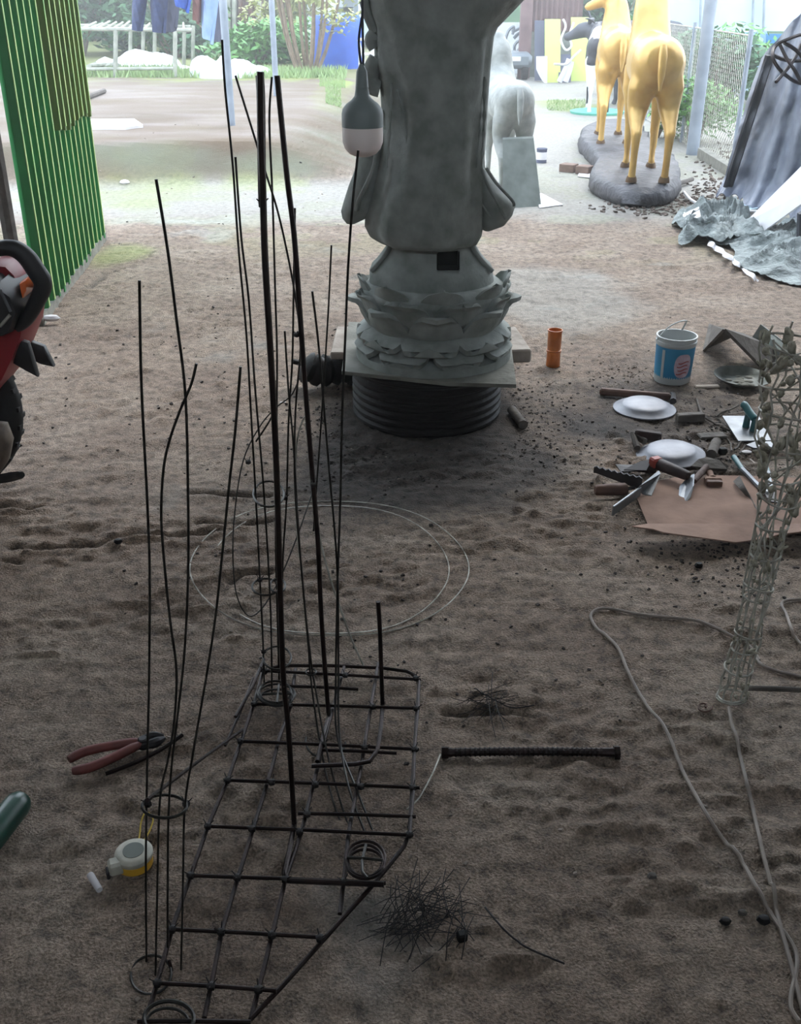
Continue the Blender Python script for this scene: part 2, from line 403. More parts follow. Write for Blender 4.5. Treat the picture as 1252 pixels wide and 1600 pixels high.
gp_ = n.nodes.new('ShaderNodeSeparateXYZ'); n.links.new(tcn.outputs['Object'], gp_.inputs[0])
n4 = nd('ShaderNodeTexNoise', Scale=.9, Detail=5); mp4 = n.nodes.new('ShaderNodeMapping'); mp4.inputs['Scale'].default_value = (1.1, 2.2, 1); mp4.inputs['Rotation'].default_value = (0, 0, .5); n.links.new(tcn.outputs['Object'], mp4.inputs[0]); n.links.new(mp4.outputs[0], n4.inputs['Vector'])
ochre = ramp(n4.outputs['Fac'], (.3, (108, 92, 74)), (.5, (120, 106, 94)), (.7, (138, 127, 120))).outputs[0]
ms = n.nodes.new('ShaderNodeMapRange'); ms.inputs[1].default_value = .04; ms.inputs[2].default_value = .2; n.links.new(gp_.outputs[2], ms.inputs[0])
base = mix(ms.outputs[0], base, ochre)
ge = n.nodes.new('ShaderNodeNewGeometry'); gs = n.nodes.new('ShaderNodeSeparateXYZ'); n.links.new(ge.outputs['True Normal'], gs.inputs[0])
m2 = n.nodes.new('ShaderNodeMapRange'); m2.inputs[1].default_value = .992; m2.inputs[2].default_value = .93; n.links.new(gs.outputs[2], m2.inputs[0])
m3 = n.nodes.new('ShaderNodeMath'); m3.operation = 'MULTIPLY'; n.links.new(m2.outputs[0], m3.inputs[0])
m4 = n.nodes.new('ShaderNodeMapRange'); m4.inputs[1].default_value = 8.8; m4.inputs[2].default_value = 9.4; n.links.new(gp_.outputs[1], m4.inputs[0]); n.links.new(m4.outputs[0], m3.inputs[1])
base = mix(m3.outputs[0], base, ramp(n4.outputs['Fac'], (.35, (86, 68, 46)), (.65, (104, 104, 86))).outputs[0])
base = mix(sp.outputs[1], base, cem); base = mix(sp.outputs[2], base, mos)
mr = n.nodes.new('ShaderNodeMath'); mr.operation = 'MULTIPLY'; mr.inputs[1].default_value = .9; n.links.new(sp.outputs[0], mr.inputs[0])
base = mix(mr.outputs[0], base, litter_shade)
n.links.new(base, b.inputs['Base Color'])
bp = nd('ShaderNodeBump', Strength=1.0, Distance=.010); ad = n.nodes.new('ShaderNodeMath'); ad.operation = 'ADD'
n.links.new(n2.outputs['Fac'], ad.inputs[0]); n.links.new(n3.outputs['Fac'], ad.inputs[1]); n.links.new(ad.outputs[0], bp.inputs['Height']); n.links.new(bp.outputs[0], b.inputs['Normal'])
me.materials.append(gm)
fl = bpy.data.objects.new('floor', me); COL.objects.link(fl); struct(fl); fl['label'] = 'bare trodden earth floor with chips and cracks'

# ------------------------------------------------------------------ shed shell
RE = 6.3
struct(MB().grid(lambda u, v: (-3.4+8.2*u, -2.2+(RE+2.2)*v, 3.9+.02*math.sin(u*330)), 160, 1, .01).build('ceiling', roofm))  # unseen roof, its height and pale underside set to spread more light
struct(MB().box((.7, -2.25, 1.6), (8.4, .1, 3.4)).build('wall_back', wallm, smooth=False))  # unseen; gap left above this wall to let in fill light
struct(MB().box((-3.45, 1.2, 1.9), (.1, 6.9, 4.0)).build('wall_left_side', wallm, smooth=False)).name = 'wall_left'
struct(MB().box((4.75, 1.7, 1.9), (.1, 7.9, 4.0)).build('wall_right', wallm, smooth=False))
struct(MB().box((.7, RE-.05, 3.82), (8.2, .09, .12)).build('trim_1', greywood, smooth=False))
# corrugated green sheets
A0, A1 = G(62, 505), G(158, 376)
wl = thing('corrugated_fence', 'green corrugated steel sheet wall at the left of the opening', 'sheet wall', (A0+A1)/2)
dv = (A1-A0); Lw = dv.length; dn = dv.normalized(); nrm = Vector((dn.y, -dn.x, 0))
pitch = Lw/14
def corr(u0, u1, z0, z1, off, name, m, lab):
    prof = []
    k0 = int(round(u0/pitch)); k1 = int(round(u1/pitch))
    for k in range(k0, k1):
        for a, d in ((0, 0), (.55, 0), (.66, 1), (.89, 1), (1.0, 0)): prof.append(((k+a)*pitch, d*.035))
    P = []
    for u, d in prof:
        for z in (z0-.0+.015*math.sin(u*9), z1): P.append(A0+dn*u+nrm*(d+off)+Vector((0, 0, z)))
    Fc = [(2*i, 2*i+2, 2*i+3, 2*i+1) for i in range(len(prof)-1)]
    o = MB().add(P, Fc).build(name, m, wl, smooth=False, label=lab)
    # pale strips painting the highlight along the crown of each rib
    for k in range(k0, k1):
        mb = MB(); a = A0+dn*((k+.66)*pitch)+nrm*(.0365+off); b_ = A0+dn*((k+.79)*pitch)+nrm*(.0365+off)
        mb.add([a+Vector((0, 0, z0+.02)), b_+Vector((0, 0, z0+.02)), b_+Vector((0, 0, z1)), a+Vector((0, 0, z1)), a+nrm*.004+Vector((0, 0, z0+.02)), b_+nrm*.004+Vector((0, 0, z0+.02)), b_+nrm*.004+Vector((0, 0, z1)), a+nrm*.004+Vector((0, 0, z1))],
               [(0, 1, 5, 4), (3, 7, 6, 2), (4, 5, 6, 7), (0, 4, 7, 3), (1, 2, 6, 5)])
        mb.build('rib_highlight', ribm, o, smooth=False)
corr(0, pitch*14, .04, 3.86, 0, 'corrugated_sheet', green1, None)
corr(pitch*6, pitch*14, .80, 3.86, .012, 'corrugated_sheet', green2, 'faded olive upper sheet lapped over the green one')
MB().tube([A0-nrm*.05-dn*.08+Vector((0, 0, -.02)), A0-nrm*.05-dn*.08+Vector((0, 0, 3.88))], .035, 8).build('post', greywood, wl)
MB().box((A0+A1)/2+Vector((0, 0, .0))-nrm*.03, (Lw+.1, .12, .09), math.atan2(dn.y, dn.x)).build('footing', conc, wl, smooth=False)
MB().box((A0+A1)/2+Vector((0, 0, 1.9))-nrm*.04, (Lw, .05, .07), math.atan2(dn.y, dn.x)).build('rail', greywood, wl, smooth=False)

# ------------------------------------------------------------------ the big statue on its turntable drum
SY = 3.85
def ell(xl, xr, py, dr, Y=SY, n=40, fold=None):
    a, b_ = V(xl, py, Y), V(xr, py, Y); c = (a+b_)/2; rx = (b_.x-a.x)/2; R = []
    for k in range(n):
        t = 2*PI*k/n; m_ = 1+(fold(t, py) if fold else 0)
        R.append(Vector((c.x+rx*math.cos(t)*(m_ if abs(math.cos(t)) < .93 else 1), c.y+dr*math.sin(t)*m_, c.z)))
    return R
def loft_px(levels, **k):
    return MB().loft([ell(xl, xr, py, dr, **k) for py, xl, xr, dr in levels])
def dens(levels, step=5):
    out = []
    for a, b_ in zip(levels[:-1], levels[1:]):
        m_ = max(1, int(abs(b_[0]-a[0])/step))
        for i in range(m_): out.append(tuple(a[j]+(b_[j]-a[j])*i/m_ for j in range(4)))
    return out+[levels[-1]]
statue = thing('robed_statue', 'large grey cement robed statue seen from behind, on a lotus base', 'statue', (G(685, 590, .235).x, SY, .235))
fold = lambda t, py: .042*math.sin(t*7+py*.012)*(.4+.6*min(1, max(0, (py-20)/250)))+.020*math.sin(t*13-py*.02)
lv = [(-330, 640, 735, .1), (-300, 625, 750, .13), (-250, 622, 752, .14), (-215, 640, 738, .11), (-195, 610, 770, .13), (-170, 575, 815, .16), (-120, 560, 832, .19), (-60, 560, 832, .2), (0, 571, 819, .2), (20, 575, 800, .19), (43, 584, 778, .185),
      (57, 584, 772, .18), (100, 586, 767, .18), (140, 594, 764, .18), (200, 598, 760, .185), (250, 592, 757, .19), (290, 582, 757, .2), (330, 571, 756, .21), (352, 570, 755, .21), (366, 577, 753, .205), (375, 592, 748, .19), (377, 640, 705, .1)]
MB().loft([ell(a[1], a[2], a[0], a[3], n=72, fold=fold) for a in dens(lv, 6)]).build('robe', stone, statue, angle=80)
# sleeves and hanging ends
lsl = [(205, 575, 600, .05), (235, 561, 600, .06), (262, 556, 598, .07), (290, 545, 594, .075), (315, 537, 588, .075), (330, 533, 582, .07), (340, 535, 573, .06), (348, 541, 557, .03)]
loft_px(dens(lsl, 5), n=24).build('sleeve', stone, statue, angle=80)
MB().tube(cr_([V(588, 236, SY-.09), V(584, 262, SY-.1), V(572, 290, SY-.1), V(561, 312, SY-.09), V(557, 330, SY-.08)]), [.008]*32+[.003], 8).build('fold_ridge', stone, statue)
rsl = [(235, 738, 757, .05), (260, 733, 758, .07), (272, 733, 764, .08), (295, 735, 782, .09), (306, 737, 794, .09), (318, 740, 806, .085), (335, 745, 801, .08), (350, 748, 789, .07), (359, 755, 768, .03)]
loft_px(dens(rsl, 5), n=24).build('sleeve', stone, statue, angle=80)
for pts in ([(752, 262), (762, 290), (778, 318), (790, 342)], [(744, 300), (752, 318), (766, 340)], [(760, 262), (775, 285), (800, 312), (804, 322)]):
    MB().tube(cr_([V(x_, y_, SY-.085) for x_, y_ in pts]), .006, 6).build('fold_ridge', stone, statue)
# cloud curls at the left side of the robe
for pts, r_ in (([(586, 52), (580, 62), (586, 75)], .022), ([(590, 92), (579, 115), (582, 133), (594, 138)], .03), ([(596, 175), (603, 182), (606, 200)], .016), ([(570, 0), (578, 28), (588, 50)], .02)):
    MB().tube(cr_([V(x_, y_, SY-.05) for x_, y_ in pts]), r_, 10).build('drapery_curl', stone, statue)
for k, (x0, x1) in enumerate(((750, 745), (757, 752), (612, 604), (620, 640))):
    MB().tube(cr_([V(x0, 110+10*k, SY-.13 if k > 1 else SY-.07), V((x0+x1)/2+2, 190, SY-.15 if k > 1 else SY-.09), V(x1, 262, SY-.16 if k > 1 else SY-.1)]), [.004, .008, .004]*5+[.004, .004], 6).build('fold_ridge', stone, statue)
# skirt flaring concavely onto the lotus, with a square socket cut into it
sk = [(372, 606, 742, .15), (385, 603, 745, .155), (395, 596, 751, .16), (405, 588, 759, .17), (412, 581, 767, .185), (420, 579, 770, .195), (430, 578, 771, .2), (440, 577, 772, .205)]
lev = dens(sk, 3)
hx0, hx1 = V(683, 400, SY-.18).x, V(720, 400, SY-.18).x
zt, zb = V(700, 396, SY-.17).z, V(700, 430, SY-.2).z
so_ = MB().loft([ell(a[1], a[2], a[0], a[3], n=64) for a in lev]).build('skirt', stone, statue, angle=80)
ct = MB().box(((hx0+hx1)/2, SY-.17, (zt+zb)/2), (hx1-hx0, .2, zt-zb), bev=.006).build('cutter', stone, statue)
bpy.context.view_layer.update()
bm_ = so_.modifiers.new('b', 'BOOLEAN'); bm_.operation = 'DIFFERENCE'; bm_.object = ct; bm_.solver = 'EXACT'
bake(so_); so_.data.set_sharp_from_angle(angle=math.radians(50)); bpy.data.objects.remove(ct)
sb = MB(); cx_ = (hx0+hx1)/2; wz = zt-zb; wx = hx1-hx0
for c, s_ in (((cx_, SY-.074, (zt+zb)/2), (wx-.002, .006, wz-.002)), ((hx0+.004, SY-.105, (zt+zb)/2), (.005, .06, wz-.004)), ((hx1-.004, SY-.105, (zt+zb)/2), (.005, .06, wz-.004)), ((cx_, SY-.105, zb+.004), (wx-.004, .06, .005))): sb.box(c, s_)
sb.build('socket', stone_shade, statue, smooth=False, label='dark lining painting the shade in the square hole of the skirt')  # near-black boxes paint the shade inside the cut hole
for sgn, pts in ((-1, [(612, 372), (608, 388), (596, 406), (580, 424)]), (1, [(736, 372), (741, 390), (754, 408), (770, 424)])):
    MB().tube(cr_([V(x_, y_, SY-.07) for x_, y_ in pts]), .009, 8).build('skirt_edge', stone, statue)
# lotus
CX = V(678, 500, SY).x
def zpx(py): return V(678, py, SY).z
def rpx(w_, py): return (V(678+w_/2, py, SY).x-V(678-w_/2, py, SY).x)/2
bowl = [(rpx(196, 436), zpx(436)), (rpx(226, 442), zpx(446)), (rpx(222, 455), zpx(457)), (rpx(208, 470), zpx(472)), (rpx(190, 490), zpx(488)), (rpx(172, 505), zpx(503)), (rpx(166, 512), zpx(512)), (rpx(190, 525), zpx(524)), (rpx(212, 540), zpx(538))]
MB().lathe(bowl[::-1], 64, (CX, SY, 0)).build('lotus_core', stone, statue, angle=80)
def petal(a, prof, W, thick=.012, cup=.35):
    def fn(u, v):
        t = v*(len(prof)-1); i = min(int(t), len(prof)-2); f_ = t-i
        r = prof[i][0]+(prof[i+1][0]-prof[i][0])*f_; z = prof[i][1]+(prof[i+1][1]-prof[i][1])*f_
        w_ = W*(math.sin(PI*(.22+.78*v))**.7 if v < .999 else .0)
        s_ = (u-.5)*2; x_ = s_*w_; r2 = r-cup*abs(s_)**2*w_*(1-.4*v)
        return (CX+r2*math.cos(a)-x_*math.sin(a), SY+r2*math.sin(a)+x_*math.cos(a), z)
    return MB().grid(fn, 10, 12, thick)
def prof_px(l): return [(rpx(w_, y_), zpx(y_)) for w_, y_ in l]
up1 = prof_px([(170, 515), (196, 508), (216, 496), (230, 484), (238, 474), (252, 468), (270, 469)])
up2 = prof_px([(190, 490), (214, 482), (228, 468), (236, 456), (254, 449), (256, 447)])
up3 = prof_px([(200, 468), (216, 458), (228, 444), (238, 432), (244, 425)])
dn1 = prof_px([(160, 505), (184, 508), (210, 514), (232, 522), (242, 522), (240, 508)])
dn2 = prof_px([(168, 514), (196, 522), (222, 534), (240, 541), (248, 532)])
for k in range(8): petal(2*PI*k/8, up1, .1, .018).build('petal', stone, statue, angle=80)
for k in range(8): petal(2*PI*(k+.42)/8, up2, .098, .018).build('petal', stone, statue, angle=80)
for k in range(8): petal(2*PI*(k+.12)/8, up3, .085).build('petal', stone, statue, angle=80)
for k in range(8): petal(2*PI*(k-.1)/8, dn1, .105, .024, cup=.15).build('petal', stone, statue, angle=80)
for k in range(8): petal(2*PI*(k+.42)/8, dn2, .095, .022, cup=.15).build('petal', stone, statue, angle=80)
BZ = .236
br = [(rpx(190, 545), zpx(532)), (rpx(222, 545), zpx(538)), (rpx(236, 550), zpx(546)), (rpx(240, 556), zpx(553)), (rpx(240, 560), BZ+.03), (rpx(236, 560), BZ+.01), (rpx(232, 560), BZ)]
MB().lathe(br[::-1], 64, (CX, SY, 0)).build('round_base', stone, statue, angle=60)
# board under it
bd = thing('base_board', 'square cement-stained board under the statue, on the drum', 'board', (CX, SY, .222))
c4 = [G(534, 582, .23), G(700, 600, .23), G(807, 603, .23), G(795, 512, .23), G(545, 505, .23)]
MB().prism([p-Vector((0, 0, .008)) for p in c4], (0, 0, .014)).build('board', plyw, bd, smooth=False)
pk = MB(); a, b_ = G(532, 500, .225), G(806, 528, .2)
pb = MB().box((V(803, 530, 4.12).x-.06, 4.1, .19), (.2, .32, .055), .1, bev=.006).build('plank', palewood, smooth=False)
tag(pb, 'thick pale plank end sticking out behind the statue base at its right', 'plank')
pb2 = MB().box((V(560, 525, 4.15).x, 4.1, .20), (.2, .36, .03), -.02, bev=.004).build('plank', palewood, smooth=False)
tag(pb2, 'pale plank sticking out behind the statue base at its left', 'plank')
# drum
DC = (V(667, 640, 3.8).x, 3.84, 0); dr_ = .292
prof = [(dr_-.01, -.02)]
for k in range(7):
    z = .002+k*.031; prof += [(dr_-.008, z), (dr_+.002, z+.009), (dr_+.002, z+.018), (dr_-.008, z+.026)]
prof += [(dr_, .208), (dr_+.004, .216), (dr_-.01, .221)]
drum = thing('ribbed_drum', 'low sooty black ribbed drum carrying the statue', 'drum', DC)
MB().lathe([(r, z) for r, z in prof], 56, DC).build('drum_shell', drumm, drum, angle=30)
MB().tube([Vector(DC)+Vector(((dr_+.005)*math.cos(t), (dr_+.005)*math.sin(t), .21)) for t in np.linspace(0, 2*PI, 40)[:-1]], .006, 6, closed=True).build('rim', drumm, drum)
MB().box((DC[0]+.2, 4.16, .085), (.26, .1, .17), bev=.01).build('back_foot', drumm, drum, smooth=False)
MB().box((DC[0]-.2, 4.16, .085), (.26, .1, .17), bev=.01).build('back_foot', drumm, drum, smooth=False)
# black roll left of the drum
p = G(515, 612); k_ = thing('black_rag_roll', 'dark rolled bundle lying against the left of the drum', 'bundle', (p.x, p.y+.05, 0))
rl = MB(); pts = cr_([(p.x-.11, p.y+.02, .11), (p.x-.06, p.y+.03, .085), (p.x+.0, p.y+.06, .075), (p.x+.06, p.y+.09, .075)], 6)
rl.tube(pts, [.03, .045]+[.062+.008*math.sin(i*1.7) for i in range(len(pts)-2)], 12); rl.build('roll', drumm, k_)
MB().tube([(p.x-.10, p.y+.02, .115), (p.x-.15, p.y+.01, .13)], .012, 8).build('nozzle', drumm, k_)

# ------------------------------------------------------------------ hanging bulb
BY = 2.9
bl = thing('hanging_bulb', 'unlit grey and white rechargeable bulb hanging from a dark cord', 'lamp', V(566, 170, BY))
def lat_px(cx, lst, Y, n=36):
    m_ = MB(); pr = []
    for y_, w_ in lst: pr.append(((V(cx+w_/2, y_, Y).x-V(cx-w_/2, y_, Y).x)/2, V(cx, y_, Y).z))
    c0 = V(cx, lst[0][0], Y); c1 = V(cx, lst[-1][0], Y); m_.lathe(pr[::-1], n, ((c0.x+c1.x)/2, Y, 0)); return m_
lat_px(566, [(100, 6), (104, 10), (112, 17), (134, 20), (136, 21), (137, 20), (150, 24), (156, 34), (162, 50), (170, 62), (178, 65), (198, 65)], BY).build('bulb_body', bulbg, bl)
lat_px(567, [(197, 64), (210, 64), (222, 63), (232, 56), (240, 42), (244, 24), (245.5, 6)], BY).build('diffuser', bulbw, bl)
MB().tube(cr_([V(566, 104, BY), V(563, 92, BY), V(561, 60, BY), V(566, 20, BY), V(566, -20, BY), Vector((V(566, 0, BY).x, BY, 3.88))], 5), .0035, 6).build('cord', cordm, bl)

# ------------------------------------------------------------------ rebar armature
arm = thing('rebar_armature', 'rusty rebar armature: flat welded grid with tall upright rods and hoops', 'armature', G(470, 1300))
def G2(px, py, z=.022): return G(px, py, z)
def bar(pts, r, z=.022, name='grid_bar', m=rust):
    q_ = [G2(x_, y_, z) for x_, y_ in pts]
    if len(q_) == 2: q_ = [q_[0], q_[0].lerp(q_[1], .5)+Vector((0, 0, .0015)), q_[1]]
    MB().tube(q_, r, 7).build(name, m, arm)
LZ, TZ = .02, .028
bar([(234, 1574), (246, 1534), (269, 1451), (298, 1368), (325, 1291), (356, 1219), (376, 1160), (397, 1100), (412, 1045)], .0043, LZ)
bar([(319, 1590), (330, 1540), (346, 1457), (371, 1374), (394, 1300), (425, 1200), (436, 1155), (452, 1110), (462, 1045)], .0043, LZ)
bar([(392, 1592), (404, 1545), (425, 1462), (446, 1374), (471, 1300), (496, 1200), (506, 1160), (522, 1100), (538, 1042)], .0043, LZ)
bar([(531, 1428), (537, 1379), (545, 1300), (564, 1200), (572, 1150), (583, 1085), (591, 1036)], .0043, LZ)
bar([(392, 1592), (440, 1542), (490, 1486), (540, 1430), (575, 1392), (605, 1356), (632, 1322), (640, 1300), (646, 1200), (651, 1120), (655, 1070), (650, 1056), (636, 1049), (600, 1044), (520, 1040), (440, 1040), (424, 1044), (414, 1052)], .0043, LZ)
bar([(640, 1304), (646, 1240), (648, 1170), (654, 1100), (655, 1064)], .0036, TZ)
for t in ([(408, 1048), (658, 1062)], [(450, 1072), (560, 1077)], [(393, 1100), (656, 1107)], [(373, 1158), (655, 1171)], [(500, 1172), (620, 1177)], [(350, 1219), (656, 1231)],
          [(466, 1271), (650, 1276)], [(323, 1291), (643, 1305)], [(296, 1368), (603, 1380)], [(267, 1452), (506, 1465)], [(244, 1536), (432, 1548)], [(215, 1596), (392, 1597)]):
    bar(t, .0038, TZ)
bar([(396, 1060), (372, 1120), (352, 1165)], .0032, .012); bar([(413, 1030), (395, 1072), (368, 1120)], .004, .035)
def rod(pts, r, Ya, Yb, name='rod', m=ironw, foot=None, n=6, par=None):
    ys_ = [p[1] for p in pts]; y0, y1 = ys_[0], ys_[-1]; Q = []
    for p in pts:
        if len(p) > 2: Yq = p[2]
        else: Yq = Ya+(Yb-Ya)*((p[1]-y0)/(y1-y0+1e-9))
        Q.append(V(p[0], p[1], Yq))
    Q = cr_(Q, 5)
    if foot: Q += [G2(x_, y_, .03) for x_, y_ in foot]
    MB().tube(Q, r, n).build(name, m, par or arm)
    return Q
def Yg(py, z=.02): return G(626, py, z).y
y1 = Yg(1290)
rod([(407, 112), (408, 200), (411, 300), (414, 400), (421, 520), (430, 680), (435, 820), (438, 930), (443, 1060), (450, 1130), (456, 1220), (460, 1290)], .0052, y1+.02, y1, m=rust, foot=[(452, 1330), (444, 1366), (450, 1376), (520, 1379), (600, 1382)], n=8)
rod([(406, 118), (408, 160), (409, 260), (410, 318)], .0062, y1+.03, y1+.02, m=rust, n=8)
y2 = Yg(1120)
rod([(433, 118), (440, 190), (449, 280), (459, 360), (466, 450), (476, 590), (488, 740), (497, 850), (502, 960), (509, 1060), (514, 1120)], .0052, y2+.05, y2, m=rust, foot=[(505, 1150), (496, 1190)], n=8)
y3 = Yg(1105)
rod([(591, 940), (594, 990), (596, 1050), (598, 1103)], .0050, y3, y3, m=rust, foot=[(595, 1140), (590, 1172), (577, 1190), (555, 1194), (487, 1197)], n=8)
yA = 1.20
for pts, yy in (([(218, 438), (221, 600), (230, 780), (234, 900), (233, 1060), (230, 1200), (228, 1350), (229, 1515)], yA+.03), ([(244, 280), (262, 390), (276, 500), (290, 620), (294, 780), (294, 900), (289, 1010), (281, 1090), (268, 1200), (263, 1290), (262, 1400), (262, 1480)], yA+.02),
                ([(307, 568), (299, 600), (282, 640), (266, 685), (256, 730), (252, 800), (256, 870), (266, 970), (276, 1050), (272, 1130), (262, 1190), (250, 1250), (246, 1380), (243, 1530)], yA), ([(376, 573), (368, 670), (357, 770), (347, 870), (336, 970), (322, 1060), (303, 1170), (289, 1260), (286, 1380), (283, 1515)], yA+.01)):
    rod(pts, .0019, yy, yy)
yB = 2.0
for pts, yy in (([(347, 62), (352, 140), (364, 260), (373, 390), (385, 520), (392, 640), (400, 780), (406, 900), (411, 1000), (413, 1066)], yB), ([(368, 245), (377, 370), (389, 470), (399, 610), (411, 750), (420, 890), (424, 990), (425, 1082)], yB-.03),
                ([(425, 120), (421, 190), (426, 310), (430, 450), (433, 560), (432, 700), (431, 850), (434, 980), (437, 1085)], yB+.05), ([(461, 325), (459, 450), (457, 560), (451, 660), (448, 780), (442, 880), (441, 1000), (446, 1075)], yB+.03)):
    rod(pts, .0023, yy, yy)
yC = Yg(1100)
rod([(368, 118, 2.0), (395, 205, 2.0), (412, 260, 2.0), (434, 330, 2.0), (452, 410, 2.0), (464, 480, 2.0), (470, 540, 1.98), (462, 640, 1.96), (461, 760, 1.95), (472, 900, 1.93), (482, 1010, 1.9), (486, 1062, 1.9), (500, 1160, 1.78), (520, 1250, 1.62), (548, 1322, 1.51)], .0022, 2, 2)
rod([(445, 517, 2.0), (451, 610, 2.0), (459, 700, 1.98), (466, 820, 1.95), (476, 940, 1.93), (487, 1040, 1.9), (492, 1070, 1.88), (510, 1170, 1.74), (535, 1262, 1.6), (556, 1318, 1.51)], .0022, 2, 2)
rod([(488, 455, 2.0), (497, 530, 2.0), (505, 620, 1.98), (515, 740, 1.96), (524, 840, 1.94), (528, 920, 1.92), (529, 1040, 1.9), (530, 1140, 1.78), (545, 1230, 1.63), (575, 1312, 1.52)], .0025, 2, 2)
rod([(518, 383, 2.0), (514, 470, 2.0), (508, 570, 1.98), (500, 690, 1.97), (494, 770, 1.96), (490, 830, 1.95)], .0020, 2, 2)
rod([(560, 235, 1.98), (551, 320, 1.98), (544, 420, 1.98), (540, 520, 1.97), (535, 640, 1.96), (532, 780, 1.95), (528, 900, 1.92), (525, 1050, 1.89), (527, 1150, 1.77), (560, 1240, 1.62), (592, 1322, 1.51)], .0027, 2, 2)
rod([(430, 640, 1.98), (420, 660, 1.98), (400, 690, 1.98)], .002, 2, 2)
def hoop(px, py, w_, h_, Y, name='hoop', m=ironw, r=.0025, tilt=0, par=None, n=28):
    Q = [V(px+w_/2*math.cos(t)*math.cos(tilt)-h_/2*math.sin(t)*math.sin(tilt), py+h_/2*math.sin(t)*math.cos(tilt)+w_/2*math.cos(t)*math.sin(tilt), Y) for t in np.linspace(0, 2*PI, n+1)[:-1]]
    c = V(px, py, Y)
    # lay the hoop level: same outline seen from the camera, on a horizontal plane
    R = []
    for q_ in [(px+w_/2*math.cos(t), py+h_/2*math.sin(t)) for t in np.linspace(0, 2*PI, n+1)[:-1]]: R.append(G(q_[0], q_[1], c.z))
    if tilt: R = [r_+Vector((0, 0, (r_.x-c.x)*tilt)) for r_ in R]
    MB().tube(R, r, 6, closed=True).build(name, m, par or arm); return c
hoop(257, 1260, 70, 36, yA+.01); hoop(236, 1523, 64, 62, yA+.0, tilt=.1); hoop(264, 1592, 78, 56, G(264, 1592, .04).y, r=.0035); hoop(262, 1598, 66, 46, G(264, 1592, .03).y, r=.0025)
for c_ in ((432, 1085, 58, 32), (430, 1081, 50, 34), (433, 1090, 50, 26)): hoop(*c_, G(c_[0], c_[1], .035).y, r=.0028)
hoop(433, 1028, 44, 36, yB); hoop(415, 917, 42, 26, yB); hoop(420, 772, 48, 40, yB); hoop(434, 915, 24, 22, yB)
hoop(509, 1158, 63, 54, 1.82, r=.0026); hoop(546, 1296, 48, 54, 1.57, r=.0022); hoop(486, 1050, 16, 10, 1.9, r=.002)
for c_ in ((571, 1342, 62, 56), (571, 1345, 54, 50), (571, 1350, 58, 46)): hoop(*c_, G(c_[0], c_[1], .045).y, r=.0030, m=rust)
bar([(542, 1340), (598, 1344)], .003, .05, m=ironw); bar([(572, 1320), (566, 1345), (566, 1362), (574, 1372)], .003, .05, m=ironw)
bar([(410, 1085), (455, 1084)], .003, .04, m=ironw); bar([(436, 1070), (433, 1098)], .003, .04, m=ironw)
rod([(230, 1250, yA), (300, 1197, 1.5), (340, 1168, 1.68), (380, 1140, 1.83)], .0036, 1, 1, m=rust)
rod([(264, 1500, 1.22), (276, 1545, 1.19), (288, 1578, 1.16)], .003, 1, 1, m=rust)
# tie-wire knots at the crossings
km = MB().ball((0, 0, 0), .009, 6, (1, 1, .8))
for a_ in range(3): km.tube([(0, 0, 0), (.012*math.cos(a_*2.2), .012*math.sin(a_*2.2), .012)], .0012, 4)
k0 = km.build('tie_knot', blackw, arm, world=False)
KN = [G(x_, y_, .03) for x_, y_ in ((397, 1100), (452, 1103), (583, 1104), (651, 1107), (376, 1158), (505, 1163), (570, 1168), (648, 1171), (356, 1219), (425, 1222), (493, 1226), (564, 1229), (645, 1231), (325, 1291), (394, 1295), (468, 1300), (640, 1304), (298, 1368), (371, 1371), (446, 1374), (537, 1378), (269, 1452), (346, 1456), (425, 1461), (500, 1466), (246, 1536), (330, 1541), (404, 1546), (414, 1048), (540, 1055), (650, 1060), (480, 1272))]
KN += [V(x_, y_, Y_) for x_, y_, Y_ in ((410, 320, y1+.02), (231, 1256, yA+.02), (291, 1256, yA+.02), (446, 778, yB), (464, 523, y2+.03), (490, 758, y2), (229, 1516, yA+.02), (284, 1516, yA+.02), (412, 1018, yB), (388, 722, yB), (406, 906, yB), (436, 915, yB), (482, 1147, 1.85))]
for i, p in enumerate(KN):
    o = k0 if i == 0 else k0.copy()
    if i: COL.objects.link(o); o.parent = arm
    o.location = p-arm.location; o.rotation_euler = (0, 0, i*1.3)
    s_ = .8 if i > 31 else 1; o.scale = (s_, s_, s_)

# ------------------------------------------------------------------ loose wire coil and looping wires
coil = thing('wire_coil', 'large loose coil of thin wire lying behind the rebar grid', 'wire coil', G(515, 890))
def pel(cx, cy, w_, h_, a0, a1, n=50, rot=0, lift=.006):
    out = []
    for t in np.linspace(a0, a1, n):
        out.append(Gg(cx+w_/2*math.cos(t), cy+h_/2*math.sin(t), lift+.004*math.sin(t*5)))
    return out
MB().tube(pel(515, 891, 436, 214, 0, 2*PI, 80)[:-1], .0019, 5, closed=True).build('wire_loop', galv, coil)
MB().tube(pel(514, 893, 376, 204, -2.75, 2.4, 70), .0019, 5).build('wire_loop', galv, coil)
rod([(468, 590, 2.5), (455, 618, 2.5), (430, 638, 2.48), (405, 668, 2.45), (380, 720, 2.4), (367, 800, 2.35), (364, 870, 2.3), (370, 930, 2.28), (388, 962, 2.27), (410, 950, 2.3), (437, 905, 2.35), (460, 850, 2.4), (478, 800, 2.45), (488, 770, 2.5)], .0019, 1, 1, 'wire_loop', ironw, par=coil)
rod([(468, 870, 2.25), (463, 800, 2.25), (462, 730, 2.25), (465, 685, 2.25), (474, 655, 2.25), (482, 649, 2.25)], .0024, 1, 1, 'wire_end', galv, par=coil)
rod([(477, 660, 2.25), (485, 710, 2.25), (489, 755, 2.25), (498, 830, 2.2), (512, 890, 2.15), (530, 945, 2.12), (550, 1000, 2.09), (568, 1040, 2.06)], .0026, 1, 1, 'wire_end', galv, par=coil)
